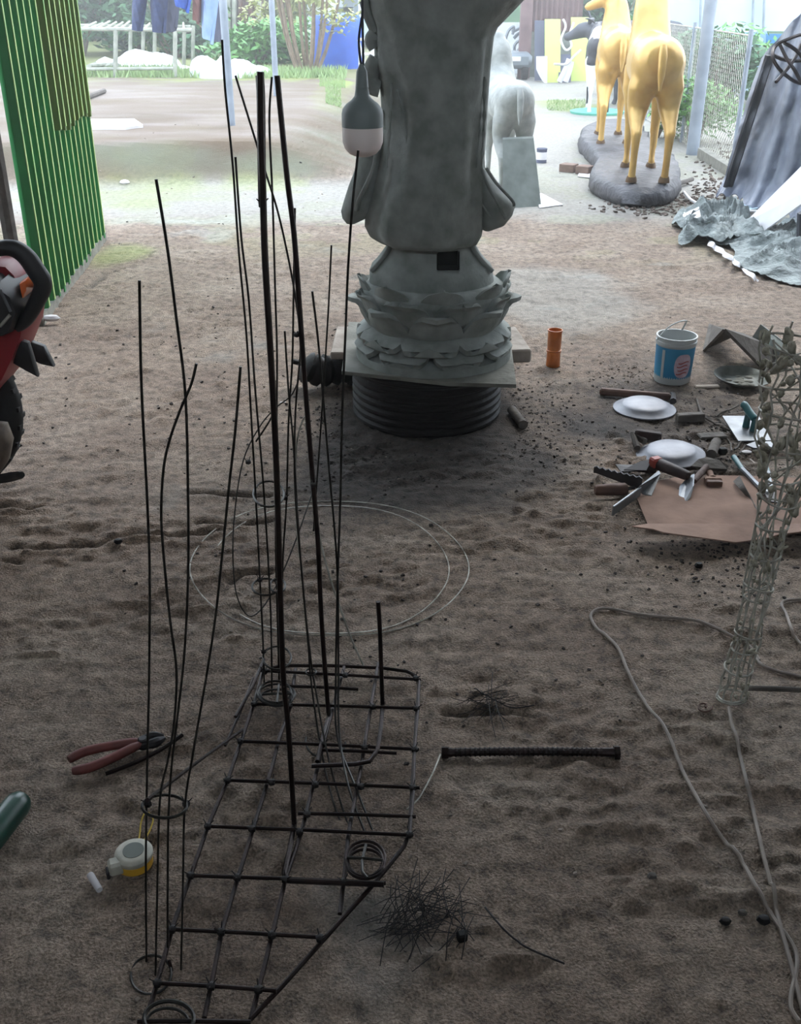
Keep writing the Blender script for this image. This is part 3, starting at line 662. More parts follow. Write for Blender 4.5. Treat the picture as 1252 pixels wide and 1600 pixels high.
sh = MB().box(Gg(441, 630, .004), (.03, .008, .003), .1).build('white_shard', chalkm, smooth=False); tag(sh, 'tiny white sliver on the ground behind the thick rods', 'scrap')

# ------------------------------------------------------------------ right-hand wire leg with plaster crumbs
cg = thing('wire_mesh_leg', 'standing wire-cage leg crusted with plaster crumbs at the right edge', 'armature', G(1143, 1092))
CYg = G(1143, 1092).y
LV = [(1092, 1143, 42), (1060, 1150, 40), (1022, 1160, 39), (996, 1168, 38), (944, 1179, 37), (917, 1185, 42), (865, 1197, 44), (802, 1211, 48), (760, 1222, 62), (700, 1232, 84), (640, 1240, 100), (580, 1248, 112), (520, 1256, 118)]
def cgc(t):
    t = t*(len(LV)-1); i = min(int(t), len(LV)-2); f_ = t-i; a, b_ = LV[i], LV[i+1]
    py, px, w_ = [a[j]+(b_[j]-a[j])*f_ for j in range(3)]
    return V(px, py, CYg), (V(px+w_/2, py, CYg).x-V(px-w_/2, py, CYg).x)/2
nW = 9
for k in range(nW):
    a0 = 2*PI*k/nW+.2; pts = []
    for i in range(27):
        c, r_ = cgc(i/26); pts.append(c+Vector((r_*math.cos(a0), r_*math.sin(a0), 0))+Vector((random.uniform(-1, 1), random.uniform(-1, 1), 0))*.0035*(1+2*(i > 13)))
    pts[0].z = .004
    MB().tube(pts, .0023, 5).build('upright_wire', galv, cg)
for t in (0.0, .02, .12, .2, .26, .37, .42, .5, .56, .63, .7, .77, .83, .9, .97):
    c, r_ = cgc(t); tx, ty = random.uniform(-.2, .2), random.uniform(-.2, .2); c.z = max(c.z, .006)
    e_ = 1+random.uniform(0, .1)
    MB().tube([c+Vector((r_*e_*math.cos(a), r_*e_*math.sin(a), r_*(tx*math.cos(a)+ty*math.sin(a)))) for a in np.linspace(0, 2*PI, 21)[:-1]], .0024, 5, closed=True).build('hoop', galv, cg)
for t in [random.uniform(.4, 1) for _ in range(26)]:
    c, r_ = cgc(t); a = random.uniform(0, 6.3); d_ = Vector((math.cos(a)*r_, math.sin(a)*r_, random.uniform(-.07, .07))); MB().tube([c-d_, c+d_], .002, 5).build('cross_wire', galv, cg)
blobs = []
for v_ in range(4):
    m_ = MB().ball((0, 0, 0), .0065, 8, (1.1, .9, 1.0+.3*v_)); m_.v = [tuple(c*(1+random.uniform(-.2, .2)) for c in p) for p in m_.v]
    if v_ == 3: m_.tube([(0, 0, 0), (-.009, .001, .003*(v_-1)), (-.014, 0, .006*(v_-1))], [.004, .0035, .002], 6)
    blobs.append(m_)
first = {}
for i in range(170):
    t = random.random()**.5 if i > 22 else random.random()*.5
    c, r_ = cgc(t); a = random.uniform(0, 2*PI); v_ = i % 4
    if v_ in first: o = first[v_].copy(); COL.objects.link(o); o.parent = cg
    else: o = first[v_] = blobs[v_].build('plaster_blob', plaster, cg, world=False)
    o.location = c+Vector((r_*math.cos(a), r_*math.sin(a), 0))-cg.location; o.location.z = max(o.location.z, .01)
    s_ = random.uniform(.6, 1.25)*(1.35 if t > .6 else .75); o.scale = (s_, s_, s_*random.uniform(.8, 1.4)); o.rotation_euler = (random.uniform(-.6, .6), random.uniform(-.6, .6), a+PI)
MB().tube([G(1160, 1075, .02), G(1205, 1076, .018), G(1300, 1080, .015)], .0065, 8).build('floor_rod', greywood, cg)
MB().tube(lay([Gg(1138, 1112, .012), Gg(1143, 1135, .008), Gg(1155, 1180, .006), Gg(1166, 1225, .006), Gg(1175, 1262, .006), Gg(1190, 1330, .006), Gg(1204, 1385, .006), Gg(1213, 1430, .008), Gg(1222, 1465, .008), Gg(1234, 1505, .006), Gg(1248, 1560, .006), Gg(1262, 1610, .006)], 5), .0042, 7).build('cable', cable)
tag(bpy.data.objects['cable'], 'grey cable running from the wire leg down the right edge', 'cable')
o = MB().tube(lay([Gg(x_, y_, .006) for x_, y_ in ((1186, 1035), (1172, 1015), (1145, 998), (1120, 985), (1090, 973), (1050, 968), (1000, 963), (960, 955), (936, 954), (923, 964), (930, 982), (950, 999), (967, 1018), (980, 1050), (995, 1080), (1012, 1108), (1034, 1133), (1050, 1165), (1065, 1205), (1085, 1243), (1108, 1283), (1132, 1318), (1160, 1352), (1180, 1388), (1200, 1425), (1216, 1450), (1232, 1470), (1244, 1495), (1243, 1525), (1236, 1555), (1236, 1580), (1248, 1600))], 5), .0042, 7).build('cable', cable)
tag(o, 'beige cable looping across the floor right of the rebar grid', 'cable')
o = MB().tube(lay([Gg(x_, y_, .006) for x_, y_ in ((1181, 1030), (1190, 1042), (1215, 1052), (1260, 1062))], 5), .004, 7).build('cable', cable); tag(o, 'short cable end passing behind the base of the wire leg', 'cable')
o = MB().tube(lay([Gg(x_, y_, .006) for x_, y_ in ((1300, 940), (1252, 939), (1228, 941), (1221, 948), (1228, 962), (1236, 985), (1244, 1002), (1265, 1020))], 5), .0042, 7).build('cable', cable); tag(o, 'cable bend coming in right of the wire leg', 'cable')
o = MB().tube([Gg(1100+13*(1-t/9)*math.cos(t), 1106+10*(1-t/9)*math.sin(t), .004) for t in np.linspace(0, 7, 30)], .0022, 6).build('wood_curl', wood); tag(o, 'small rusty curl of wire left of the wire leg foot', 'wire')

# ------------------------------------------------------------------ floor things
def seg(x1, y1_, x2, y2_, z=0):
    a, b_ = G(x1, y1_, z), G(x2, y2_, z); d = b_-a; return (a+b_)/2, d.length, math.atan2(d.y, d.x)
# pincers
c, L, rz = seg(112, 1205, 258, 1160)
pn = thing('end_cutters', 'red-handled tower pincers lying on the floor beside the left rods', 'pincers', c, rz)
for s_, m0 in ((1, .035), (-1, .028)):
    MB().tube(cr_([(-L/2, s_*.020, .016), (-L*.35, s_*.028, .018), (-L*.15, s_*.024, .019), (.03, s_*.010, .02), (.055, s_*.004, .02)], 5), [.008, .0095, .010, .0105]+[.0105]*12+[.009, .008, .007, .006, .005], 10).build('grip', redgrip, pn, world=False)
    MB().tube(cr_([(.03, -s_*.006, .016), (.06, -s_*.010, .017), (L*.38, -s_*.012, .017), (L*.5, -s_*.003, .015)], 5), [.007]*4+[.010]*4+[.011]*4+[.010, .008, .006, .004], 8).build('jaw', steeld, pn, world=False)
MB().lathe([(.011, .004), (.011, .028), (.008, .031)], 14, (.055, 0, 0)).build('pivot', steeld, pn, world=False)
o = MB().tube(lay([Gg(166, 1216, .012), Gg(215, 1196, .010), Gg(255, 1175, .01), Gg(286, 1156, .014)], 5), .005, 7).build('iron_rod', rust); tag(o, 'short dark iron rod lying beside the red pincers', 'rod')
# tape measure
p = G(212, 1352)
tm = thing('tape_measure', 'pale and yellow tape measure with a yellow strap beside the left rods', 'tape measure', (p.x, p.y, 0), .35)
MB().lathe([(.030, .002), (.034, .006), (.034, .022), (.032, .024)], 28).build('case', tapey, tm, world=False)
MB().lathe([(.034, .023), (.036, .026), (.036, .034), (.032, .038), (.026, .039)], 28).build('cover', tapew, tm, world=False)
MB().lathe([(.020, .0385), (.020, .040)], 24).build('face_sticker', greysheet, tm, world=False)
MB().box((-.035, -.012, .022), (.03, .026, .03), bev=.005).build('mouth', tapew, tm, world=False, smooth=False)
MB().box((-.052, -.014, .012), (.006, .02, .018), .0, bev=.002).build('hook', steeld, tm, world=False, smooth=False)
for dx in (-.002, .006): MB().tube(cr_([(.010+dx, .028, .025), (.02+dx*2, .06, .012), (.03+dx*3, .10, .010), (.036+dx, .125, .010)], 5), .0017, 6).build('strap', strapm, tm, world=False)
c, L, rz = seg(141, 1368, 156, 1392, .008)
ch = MB().tube([c+Vector((math.cos(rz), math.sin(rz), 0))*L*s_+Vector((0, 0, .002)) for s_ in (-.5, -.3, .5)], [.0068, .007, .006], 10).build('chalk_stub', chalkm); tag(ch, 'white chalk stub lying left of the tape measure', 'chalk')
# green bottle at left edge
c, L, rz = seg(-30, 1330, 36, 1246, .028)
bt = thing('green_bottle', 'dark green bottle lying at the left edge of the floor', 'bottle', c, rz)
Mx = Matrix.Rotation(PI/2, 3, 'Y')
MB().lathe([(.022, -.12), (.028, -.115), (.028, .03), (.026, .045), (.020, .056), (.008, .06)], 24, (L/2-.06, 0, 0), Mx).build('bottle_body', bottleg, bt, world=False)
MB().tube(cr_([(L/2-.13, -.026, .012), (L/2-.15, -.030, -.004), (L/2-.17, -.028, -.016)], 4), .003, 6).build('label_edge', white_pl, bt, world=False)
# ribbed bar
c, L, rz = seg(690, 1176, 968, 1176, .012)
rb = thing('ribbed_bar', 'thick dark ribbed iron bar lying right of the rebar grid', 'iron bar', c, rz)
pts = []; rr = []
N = 110
for i in range(N+1):
    t = i/N; x_ = (t-.5)*L; pts.append((x_, .004*math.sin(t*3.1), .0)); rr.append((.0088 if i % 3 else .0108) if 6 < i < 100 else (.0105 if i <= 6 else .0098+(i-100)*.0002))
MB().tube(pts, rr, 10).build('shaft', rust, rb, world=False, angle=25)
MB().tube([(L/2-.012, 0, 0), (L/2+.0, 0, 0)], .016, 6).build('bar_head', rust, rb, world=False); MB().tube([(-L/2-.0, 0, 0), (-L/2+.015, 0, 0)], .0135, 6).build('bar_head', rust, rb, world=False)
# wires, clumps
def clump(name, lab, cx, cy, n_, R_, lens, hz, px=None):
    c = Gg(cx, cy); mb = MB()
    for i in range(n_):
        a = random.gauss(.9, .9); l_ = random.uniform(*lens); r0 = random.random()**.6*R_; a0 = random.uniform(0, 6.3)
        q0 = c+Vector((r0*math.cos(a0), r0*math.sin(a0), random.uniform(.002, hz))); d = Vector((math.cos(a), math.sin(a), random.uniform(-.1, .2)))*l_
        b_ = Vector((random.uniform(-1, 1), random.uniform(-1, 1), random.uniform(0, .8)))*l_*.12
        pts = cr_([q0-d/2, q0+b_, q0+d/2], 4)
        for q_ in pts: q_.z = max(q_.z, .004)
        mb.tube(pts, .0009, 4)
    o = mb.build(name, blackw); tag(o, lab, 'wire', kind='stuff'); return o
clump('tie_wires', 'tangle of black tie-wire offcuts on the floor right of the grid', 662, 1448, 85, .075, (.04, .15), .03)
clump('tie_wires', 'thin black tie wires scattered right of the grid\'s far end', 762, 1106, 26, .045, (.06, .16), .012)
def stick(lab, pts, r, m=blackw, cat='stick', name='stick', lift=.004):
    o = MB().tube(lay([Gg(x_, y_, lift) for x_, y_ in pts], 5), r, 6).build(name, m); return tag(o, lab, cat)
stick('thin dark twig lying right of the tie-wire tangle', [(758, 1420), (785, 1452), (815, 1478), (850, 1495), (882, 1508)], .0018)
stick('thin galvanised wire curving off the right side of the rebar grid', [(636, 1276), (655, 1258), (675, 1222), (688, 1190)], .0018, galv, 'wire', 'wire_piece', .02)
stick('long dark twig on the floor above the ribbed bar', [(741, 1078), (770, 1094), (800, 1108), (835, 1104)], .0016)
o = MB().box(Gg(722, 1468, .008), (.018, .016, .018), .3, bev=.003).build('dark_cube', drumm, smooth=False); tag(o, 'small dark lump at the right of the tie-wire tangle', 'lump')
for (x_, y_, s_, lab) in ((1019, 1371, .009, 'small round pebble alone on the floor left of the long cable'), (1133, 1442, .010, 'dark pebble nearest the frame bottom left of the crossing cables'), (1160, 1428, .008, 'small pebble between the dark one and the crossing cables'), (1193, 1440, .012, 'dark stone touching the cables where they cross'), (185, 848, .012, 'dark stone beside the long floor crack at left'), (1092, 885, .012, 'dark lump on the floor in front of the cardboard')):
    m_ = MB().ball((0, 0, 0), s_, 8, (1.1, .9, .8)); m_.v = [tuple(c*(1+random.uniform(-.12, .12)) for c in p) for p in m_.v]
    q_ = Gg(x_, y_, s_*.4); m_.v = [(p[0]+q_.x, p[1]+q_.y, p[2]+q_.z) for p in m_.v]; tag(m_.build('pebble', greywood if s_ < .01 else drumm), lab, 'pebble')
# dark billet right of drum
c, L, rz = seg(800, 640, 818, 664, .02)
o = MB().tube([c-Vector((math.cos(rz), math.sin(rz), 0))*L/2, c+Vector((math.cos(rz), math.sin(rz), 0))*L/2], .019, 10).build('wood_billet', greywood); tag(o, 'short dark wood billet lying right of the drum', 'wood piece')
# amber cup
p = G(864, 572)
cp = thing('amber_jar', 'orange plastic cylinder standing alone right of the statue', 'container', p)
hh = V(864, 515, p.y).z
MB().lathe([(.029, 0), (.031, .004), (.030, hh*.38), (.0325, hh*.4), (.0315, hh*.44), (.030, hh*.46), (.031, hh*.96), (.033, hh*.97), (.033, hh), (.029, hh), (.028, hh*.5), (.0, hh*.48)], 28, p, cap=False).build('jar_body', amber, cp)
MB().lathe([(.031, hh*.42), (.0335, hh*.43), (.0335, hh*.45), (.031, hh*.46)], 28, p).build('band', amber, cp)

# bucket
p = G(1057, 604); p.y += .085
bk = thing('paint_bucket', 'white plastic bucket with blue label and raised handle', 'bucket', (p.x, p.y, 0))
hB = V(1057, 523, p.y).z; r1, r0 = .083, .075
MB().lathe([(r0*.6, .004), (r0, 0), (r0+.002, .006), (r1-.003, hB-.035), (r1+.003, hB-.033), (r1+.003, hB-.02), (r1, hB-.018), (r1, hB-.006), (r1+.004, hB-.004), (r1+.003, hB), (r1-.003, hB), (r1-.006, hB-.03), (r0-.004, .05), (0, .048)], 48, cap=False).build('bucket_body', white_pl, bk, world=False)
MB().lathe([(0, hB*.55), (r1-.008, hB*.55)], 32, cap=False).build('cement_fill', greysheet, bk, world=False)
lb = []
for a0, a1, m_, nm, z0, z1, off in ((-3.35, -.25, bluelab, 'blue_label', .022, hB-.04, .0012), (-1.8, -.85, pinklab, 'printed_badge', .035, hB-.062, .0024)):
    def fn(u, v, a0=a0, a1=a1, z0=z0, z1=z1, off=off, nm=nm):
        a = a0+(a1-a0)*u; z = z0+(z1-z0)*v
        if nm == 'printed_badge':
            h2 = (z1-z0)/2*math.sqrt(max(0, 1-abs(2*u-1)**3)); z = (z0+z1)/2+(2*v-1)*h2
        r = r0+(r1-r0)*z/hB+off; return (r*math.cos(a), r*math.sin(a), z)
    MB().grid(fn, 30, 4, 0).build(nm, m_, bk, world=False)
def fn(u, v):
    a = -2.5+.16*u; z = .026+(hB-.075)*v; r = r0+(r1-r0)*z/hB+.0026; return (r*math.cos(a), r*math.sin(a), z)
MB().grid(fn, 4, 4).build('level_strip', white_pl, bk, world=False)
for k in range(4):
    z = .055+.016*k; aa = -1.38+.06*(k % 2); MB().tube([((r0+(r1-r0)*z/hB+.004)*math.cos(aa+t), (r0+(r1-r0)*z/hB+.004)*math.sin(aa+t), z+.004*math.sin(t*9)) for t in np.linspace(-.28, .28, 12)], .0022, 5).build('lettering', redcap, bk, world=False)
MB().tube(cr_([(-r1-.003, -.01, hB-.018), (-r1*.6, -.02, hB+.035), (-.01, -.02, hB+.06), (r1*.42, .02, hB+.055), (r1*.55, .06, hB+.03), (r1*.4, .078, hB-.018)], 6), .0045, 8, flat=.6).build('handle', white_pl, bk, world=False)

# folded sheet behind the bucket
fs = thing('folded_roof_sheet', 'grey W-folded cement sheet piece lying behind the tools', 'sheet', G(1165, 560))
prf = [(1097, 552, 4.05, 1103, 536), ]
def sheet_seg(q, name='sheet_panel', m=greywood, th=.012):
    q_ = [Vector(v_) for v_ in q]; nn = (q_[1]-q_[0]).cross(q_[3]-q_[0]).normalized()
    MB().prism([v_+nn*th/2 for v_ in q_], -nn*th).build(name, m, fs, smooth=False)
a1_, a2_ = G(1100, 549, .01), G(1112, 530, .01); p1, p2 = V(1132, 515, 4.25), V(1160, 522, 4.5)
v1, v2 = G(1196, 580, .012), G(1240, 556, .012); q1, q2 = V(1192, 507, 4.45), V(1232, 528, 4.3)
sheet_seg([a1_, p1, p2, a2_+Vector((.06, .25, 0))]); sheet_seg([p1, v1, v2, p2]); 
v3, v4 = G(1163, 540, .015), G(1252, 560, .015)
sheet_seg([G(1163, 548, .03), G(1230, 570, .03), V(1240, 545, 4.42), V(1190, 507, 4.5)], m=stone)

def plate(name, lab, px, py, r_, up, m, tilt=0, tz=0):
    p = G(px, py); t = thing(name, lab, 'plate', (p.x, p.y, .004+abs(tilt)*r_), 0); t.rotation_euler = (tilt, tz, 0)
    if up: pr = [(0, .003), (r_*.68, .003), (r_*.76, .012), (r_*.98, .026), (r_, .027), (r_*1.0, .024), (r_*.76, .008), (r_*.66, 0), (0, 0)]
    else: pr = [(r_, 0), (r_*1.0, .003), (r_*.78, .014), (r_*.74, .020), (r_*.66, .026), (r_*.4, .0285), (r_*.2, .0295), (0, .030)]
    MB().lathe(pr, 48, cap=False).build('plate_body', m, t, world=False, angle=50)
    if not up:
        MB().tube([(r_*.99*math.cos(a), r_*.99*math.sin(a), .003) for a in np.linspace(0, 2*PI, 41)[:-1]], .002, 5, closed=True).build('rolled_rim', m, t, world=False)
    else:
        mb = MB()
        for i in range(14):
            a = random.uniform(0, 6.3); d_ = random.random()*r_*.5; mb.ball((d_*math.cos(a), d_*math.sin(a), .006), random.uniform(.006, .014), 8, (1.4, 1, .3))
        mb.build('cement_residue', conc, t, world=False)
    return t
plate('metal_plate', 'upturned bright aluminium plate beside the hammer', 1007, 640, .124, False, alu)
plate('metal_plate', 'cement-smeared plate lying open behind the teal-handled float', 1158, 599, .118, True, alud, .04, .03)
plate('metal_plate', 'upturned aluminium plate half under the brown tool handles', 1048, 712, .122, False, alu, 0, -.06)
# hammer
c, L, rz = seg(941, 613, 1052, 622, .012)
hm = thing('hammer', 'wooden-handled hammer lying behind the upturned plate', 'hammer', c, rz)
MB().box((-.01, 0, .004), (L, .03, .03), bev=.008).build('handle', wood, hm, world=False)
MB().tube([(L/2, -.05, .004), (L/2, -.02, .004), (L/2, .03, .004), (L/2-.01, .06, .0)], [.014, .012, .011, .004], 8).build('hammer_head', steeld, hm, world=False)
def blk(name, lab, x1, y1_, x2, y2_, w_, h_, m, cat='block', z=0, ry=0, bev=.004):
    c, L, rz = seg(x1, y1_, x2, y2_, h_/2+z); o = MB().box(c, (L, w_, h_), M=rotm(rz, 0, ry), bev=bev).build(name, m, smooth=False); return tag(o, lab, cat)
blk('wood_block', 'dark wooden block between the upturned plate and the float', 1058, 653, 1100, 651, .035, .032, greywood)
blk('timber_strip', 'short pale slat lying between bucket and open plate', 1086, 605, 1124, 604, .03, .014, palewood, 'slat')
blk('wood_offcut', 'flat dark offcut with rough top left of the float', 1092, 682, 1134, 680, .05, .012, greywood, 'offcut')
# steel float with teal handle
cn = [G(1129, 650, .012), G(1186, 650, .012), G(1205, 688, .012), G(1154, 689, .012)]
cc = sum(cn, Vector())/4
ft = thing('plastering_float', 'steel plastering float with a teal plastic handle', 'float', cc)
MB().prism([p_-Vector((0, 0, .004)) for p_ in cn], (0, 0, .005)).build('blade', steel, ft, smooth=False)
hb_, hf_ = V(1162, 632, cc.y+.04), V(1180, 655, cc.y-.035)
MB().tube(cr_([hb_, hb_.lerp(hf_, .15)+Vector((0, 0, .003)), hb_.lerp(hf_, .5), hf_], 5), [.013, .0145]+[.0145]*12+[.0145, .013], 12).build('handle', teal, ft)
for pp, dz in ((hb_.lerp(hf_, .45), 0), (hf_, 0)):
    MB().tube([pp, Vector((pp.x, pp.y, .014))], [.010, .014], 10).build('handle_post', teal, ft)
# T-shaped wooden tool behind second plate
tt = thing('wood_rubber', 'small wooden rubbing tool with a stub handle beyond the second plate', 'tool', G(1010, 690))
c, L, rz = seg(993, 678, 1034, 684, .02); MB().box(c, (L, .02, .045), M=rotm(rz, .3), bev=.004).build('face_block', darkwood, tt, smooth=False)
MB().tube([G(1008, 690, .03), G(990, 680, .035), G(996, 700, .015)], [.013, .015, .012], 8).build('stub_handle', greywood, tt)
def hand(name, lab, x1, y1_, x2, y2_, r_a, r_b, m, z=None, parts=(), cat='handle'):
    z = z or max(r_a, r_b); a, b_ = G(x1, y1_, z), G(x2, y2_, z); t = thing(name, lab, cat, ((a+b_)/2)*1)
    MB().tube([a, a.lerp(b_, .06), a.lerp(b_, .5), a.lerp(b_, .94), b_], [r_a*.8, r_a, (r_a+r_b)/2*1.05, r_b, r_b*.8], 12).build('grip', m, t); return t
t = hand('trowel', 'brown round-handled trowel lying over the second plate', 1076, 744, 1022, 722, .017, .022, darkwood, .045, cat='trowel')
MB().box(G(1025, 722, .05), (.04, .035, .035), .4, bev=.006).build('ferrule', redcap, t, smooth=False)
MB().prism([G(1020, 718, .05), G(1000, 722, .04), G(975, 735, .02), G(1010, 736, .03)], (0, 0, .003)).build('blade', steeld, t, smooth=False)
t = hand('chisel', 'brown block-handled chisel with a worn blade left of the plate pile', 1026, 732, 996, 730, .017, .017, darkwood, .02, cat='chisel')
MB().prism([G(998, 728, .02), G(998, 737, .016), G(970, 738, .008), G(962, 727, .014)], (0, 0, .004)).build('blade', steeld, t, smooth=False)
# serrated blade
sw = thing('notched_blade', 'dark notched saw-like blade leaning over a brown handle', 'saw', G(965, 750))
a, b_ = G(928, 733, .03), G(1003, 758, .045); poly = []; ns = 16
for i in range(ns+1):
    q_ = a.lerp(b_, i/ns); w_ = .006+.016*i/ns; poly.append(q_+Vector((0, 0, w_+(.006 if i % 2 else 0))))
low = [a.lerp(b_, i/ns)-Vector((0, 0, .012+.006*i/ns)) for i in range(ns, -1, -1)]
MB().prism(poly+low, (0.002, .008, 0)).build('blade', steeld, sw, smooth=False)
t = hand('file_handle', 'thick brown wooden handle lying left of the cardboard', 930, 766, 980, 764, .018, .021, wood, .024, cat='trowel')
MB().tube([G(980, 764, .024), G(992, 762, .026)], .006, 8).build('tang', steeld, t)
tr = thing('scraper', 'bright-edged scraper with a dark flared blade on the cardboard corner', 'scraper', G(985, 785))
MB().prism([G(998, 762, .045), G(1029, 737, .05), G(1032, 742, .045), G(1018, 776, .01), G(1003, 772, .012)], (0.002, .004, .003)).build('blade', steel, tr, smooth=False)
a, b_ = G(1001, 763, .035), G(958, 796, .03); MB().box((a+b_)/2-Vector((0, 0, .008)), ((b_-a).length, .008, .034), math.atan2((b_-a).y, (b_-a).x), bev=.002).build('bar_handle', steel, tr, smooth=False)
# leaf trowel
lt = thing('leaf_trowel', 'pointed grey leaf trowel standing on edge on the cardboard', 'trowel', G(1075, 788))
MB().prism([G(1062, 760, .02), G(1075, 745, .035), G(1084, 741, .045), G(1083, 760, .04), G(1078, 778, .02), G(1067, 790, .006), G(1060, 783, .008)], (0.004, .003, .001)).build('blade', steel, lt, smooth=False)
MB().tube([G(1085, 752, .03), G(1093, 742, .032), G(1104, 729, .035)], [.009, .012, .0105], 10).build('grip', wood, lt)
o = MB().prism([G(1080, 728, .03), G(1092, 717, .035), G(1105, 714, .035), G(1125, 719, .03), G(1138, 727, .025), G(1137, 733, .015), G(1105, 731, .018)], (0, .01, -.014)).build('half_moon_block', greywood, smooth=False); tag(o, 'half-moon wooden edge piece right of the second plate', 'tool')
# brush
p = G(1115, 764)
bs = thing('paint_brush', 'small flat brush with pale handle on the cardboard', 'brush', (p.x, p.y, .004), -.05)
MB().box((0, .0, .016), (.052, .022, .022), bev=.003).build('bristles', wood, bs, world=False, smooth=False)
MB().box((0, .02, .018), (.056, .022, .024), bev=.004).build('ferrule', cardb, bs, world=False, smooth=False)
MB().tube([(0, .03, .018), (0, .05, .02), (0, .075, .022)], [.016, .010, .012], 10).build('handle', cardb, bs, world=False)
# long nippers
np_ = thing('wire_nippers', 'long steel nippers with pale teal grips beside the wire leg', 'pliers', G(1195, 770))
for (x1, y1_, xm, ym, x2, y2_) in ((1147, 714, 1160, 733, 1194, 768), (1192, 716, 1200, 738, 1206, 768)):
    MB().tube([G(x1, y1_, .02), G(xm, ym, .02)], [.010, .009], 10).build('grip', teal, np_)
    MB().tube([G(xm, ym, .02), G((xm+x2)/2, (ym+y2_)/2, .02), G(x2, y2_, .02)], [.009, .008, .009], 8).build('arm', steel, np_)
MB().ball(G(1199, 771, .02), .018, 10, (1.1, 1.1, .7)).build('pivot', steel, np_)
MB().prism([G(1192, 770, .015), G(1208, 768, .015), G(1215, 790, .01), G(1200, 788, .01)], (0, 0, .012)).build('jaw', steeld, np_, smooth=False)
# stubs
o = MB().tube([G(1120, 690, .022), G(1112, 710, .02)], [.018, .019], 10).build('pipe_stub', greywood); tag(o, 'short grey stub left of the nippers', 'offcut')
o = MB().ball(G(1130, 705, .018), .019, 8, (1, .8, .9)).build('dark_lump', drumm); tag(o, 'dark lump beside the short grey stub', 'lump')
o = MB().prism([G(1166, 697, .01), G(1180, 692, .01), G(1204, 692, .01), G(1212, 700, .01), G(1195, 703, .01), G(1178, 702, .01)], (0, 0, .006)).build('leaf_knife', steel, smooth=False); tag(o, 'thin leaf-shaped steel blade under the front edge of the float', 'blade')
o = MB().ball(G(1167, 706, .006), .016, 10, (1.2, .8, .3)).build('plaster_chip', chalkm); tag(o, 'small white oval chip below the float', 'scrap')
o = MB().box(G(1177, 722, .004), (.006, .05, .005), .15).build('wood_sliver', palewood, smooth=False); tag(o, 'pale sliver standing between the two nipper grips', 'scrap')
for lab, pts, r_ in (('dry twig between dark block and float', [(1089, 625), (1098, 650), (1120, 665), (1142, 680)], .004), ('dry twig crossing left of the float', [(1108, 650), (1125, 658), (1138, 672)], .003), ('dark twig pointing at the float handle', [(1118, 652), (1140, 642), (1155, 634)], .004), ('twig below the flat dark offcut', [(1130, 682), (1140, 692), (1143, 706)], .003), ('thin splinter left of the leaf-shaped blade', [(1147, 708), (1158, 693)], .004), ('second thin splinter left of the leaf-shaped blade', [(1156, 710), (1165, 698)], .003), ('brown stick under the left side of the float', [(1126, 668), (1145, 675), (1158, 680)], .006)):
    stick(lab, pts, r_, greywood, name='twig')
# cardboard
cb = thing('cardboard_sheet', 'flattened cardboard with a folded front flap under the tools', 'cardboard', G(1120, 800))
def poly_px(pts, z, th, name, m, par):
    MB().prism([G(x_, y_, z_)-Vector((0, 0, th)) for x_, y_, z_ in [(a[0], a[1], a[2] if len(a) > 2 else z) for a in pts]], (0, 0, th)).build(name, m, par, smooth=False)
poly_px([(1012, 818, .012), (994, 775, .01), (1010, 755, .01), (1075, 742, .01), (1155, 743, .01), (1290, 748, .01), (1310, 822, .02), (1200, 820, .024), (1120, 819, .024)], .01, .004, 'sheet', cardb, cb)
def fn(u, v):
    x_ = 1012+290*u if v < .5 else 988+322*u
    a = G(1012+290*u, 820, .026); b_ = G(988+325*u, 846-2*abs(u-.5)*22+(3 if .1 < u < .7 else 0), .040+.012*math.sin(u*9))
    return a.lerp(b_, v)
MB().grid(fn, 20, 3, .004).build('flap', cardb, cb, smooth=False)
# strip of cloth
o = MB().grid(lambda u, v: G(1146+44*u+10*v*(1-u), 752+52*u-9*v+16*v*u, .02+.012*math.sin(u*8)+.01*v), 14, 4, .003).build('rag_strip', greywood); tag(o, 'twisted greenish rag strip on the cardboard beside the nippers', 'rag')

# crumbs
def crumbs(name, lab, spots, m, n_, smin, smax):
    mb = MB()
    for i in range(n_):
        px, py, rx, ry = random.choice(spots); x_ = px+random.gauss(0, rx); y_ = max(120, py+random.gauss(0, ry)); s_ = random.uniform(smin, smax)
        q_ = G(x_, y_)
        if q_.y < .8: continue
        if abs(q_.x-DC[0]) < .33 and abs(q_.y-DC[1]) < .33: continue
        s_ *= 1+max(0, q_.y-3)*.12; q_.z = gz(q_.x, q_.y)+s_*.2
        R = rotm(random.uniform(0, 3), random.uniform(-.5, .5), random.uniform(-.5, .5))
        P = [R @ Vector((a*s_*random.uniform(.6, 1.4), b*s_*random.uniform(.5, 1), c*s_*random.uniform(.3, .7)))+q_ for a in (-1, 1) for b in (-1, 1) for c in (-1, 1)]
        mb.add(P, [(0, 1, 3, 2), (4, 6, 7, 5), (0, 4, 5, 1), (2, 3, 7, 6), (0, 2, 6, 4), (1, 5, 7, 3)])
    o = mb.build(name, m, smooth=False); tag(o, lab, 'debris', kind='stuff')
crumbs('charcoal_crumbs', 'dark crumbs and chips strewn round the drum and tools', [(520, 660, 40, 30), (840, 640, 45, 35), (850, 700, 50, 30), (1100, 650, 60, 30), (1100, 700, 70, 25), (600, 730, 70, 25), (1150, 860, 60, 30), (700, 900, 250, 120), (300, 600, 120, 90), (1100, 850, 90, 40)], debris_m, 1500, .0018, .0052)
crumbs('pale_chips', 'pale plaster chips scattered over the floor', [(975, 580, 26, 8), (1000, 590, 30, 8), (840, 620, 40, 30), (560, 650, 30, 20), (900, 620, 100, 60), (650, 1200, 350, 200), (1140, 700, 50, 30), (400, 700, 200, 90), (400, 300, 250, 30)], pebble_m, 700, .0015, .0045)
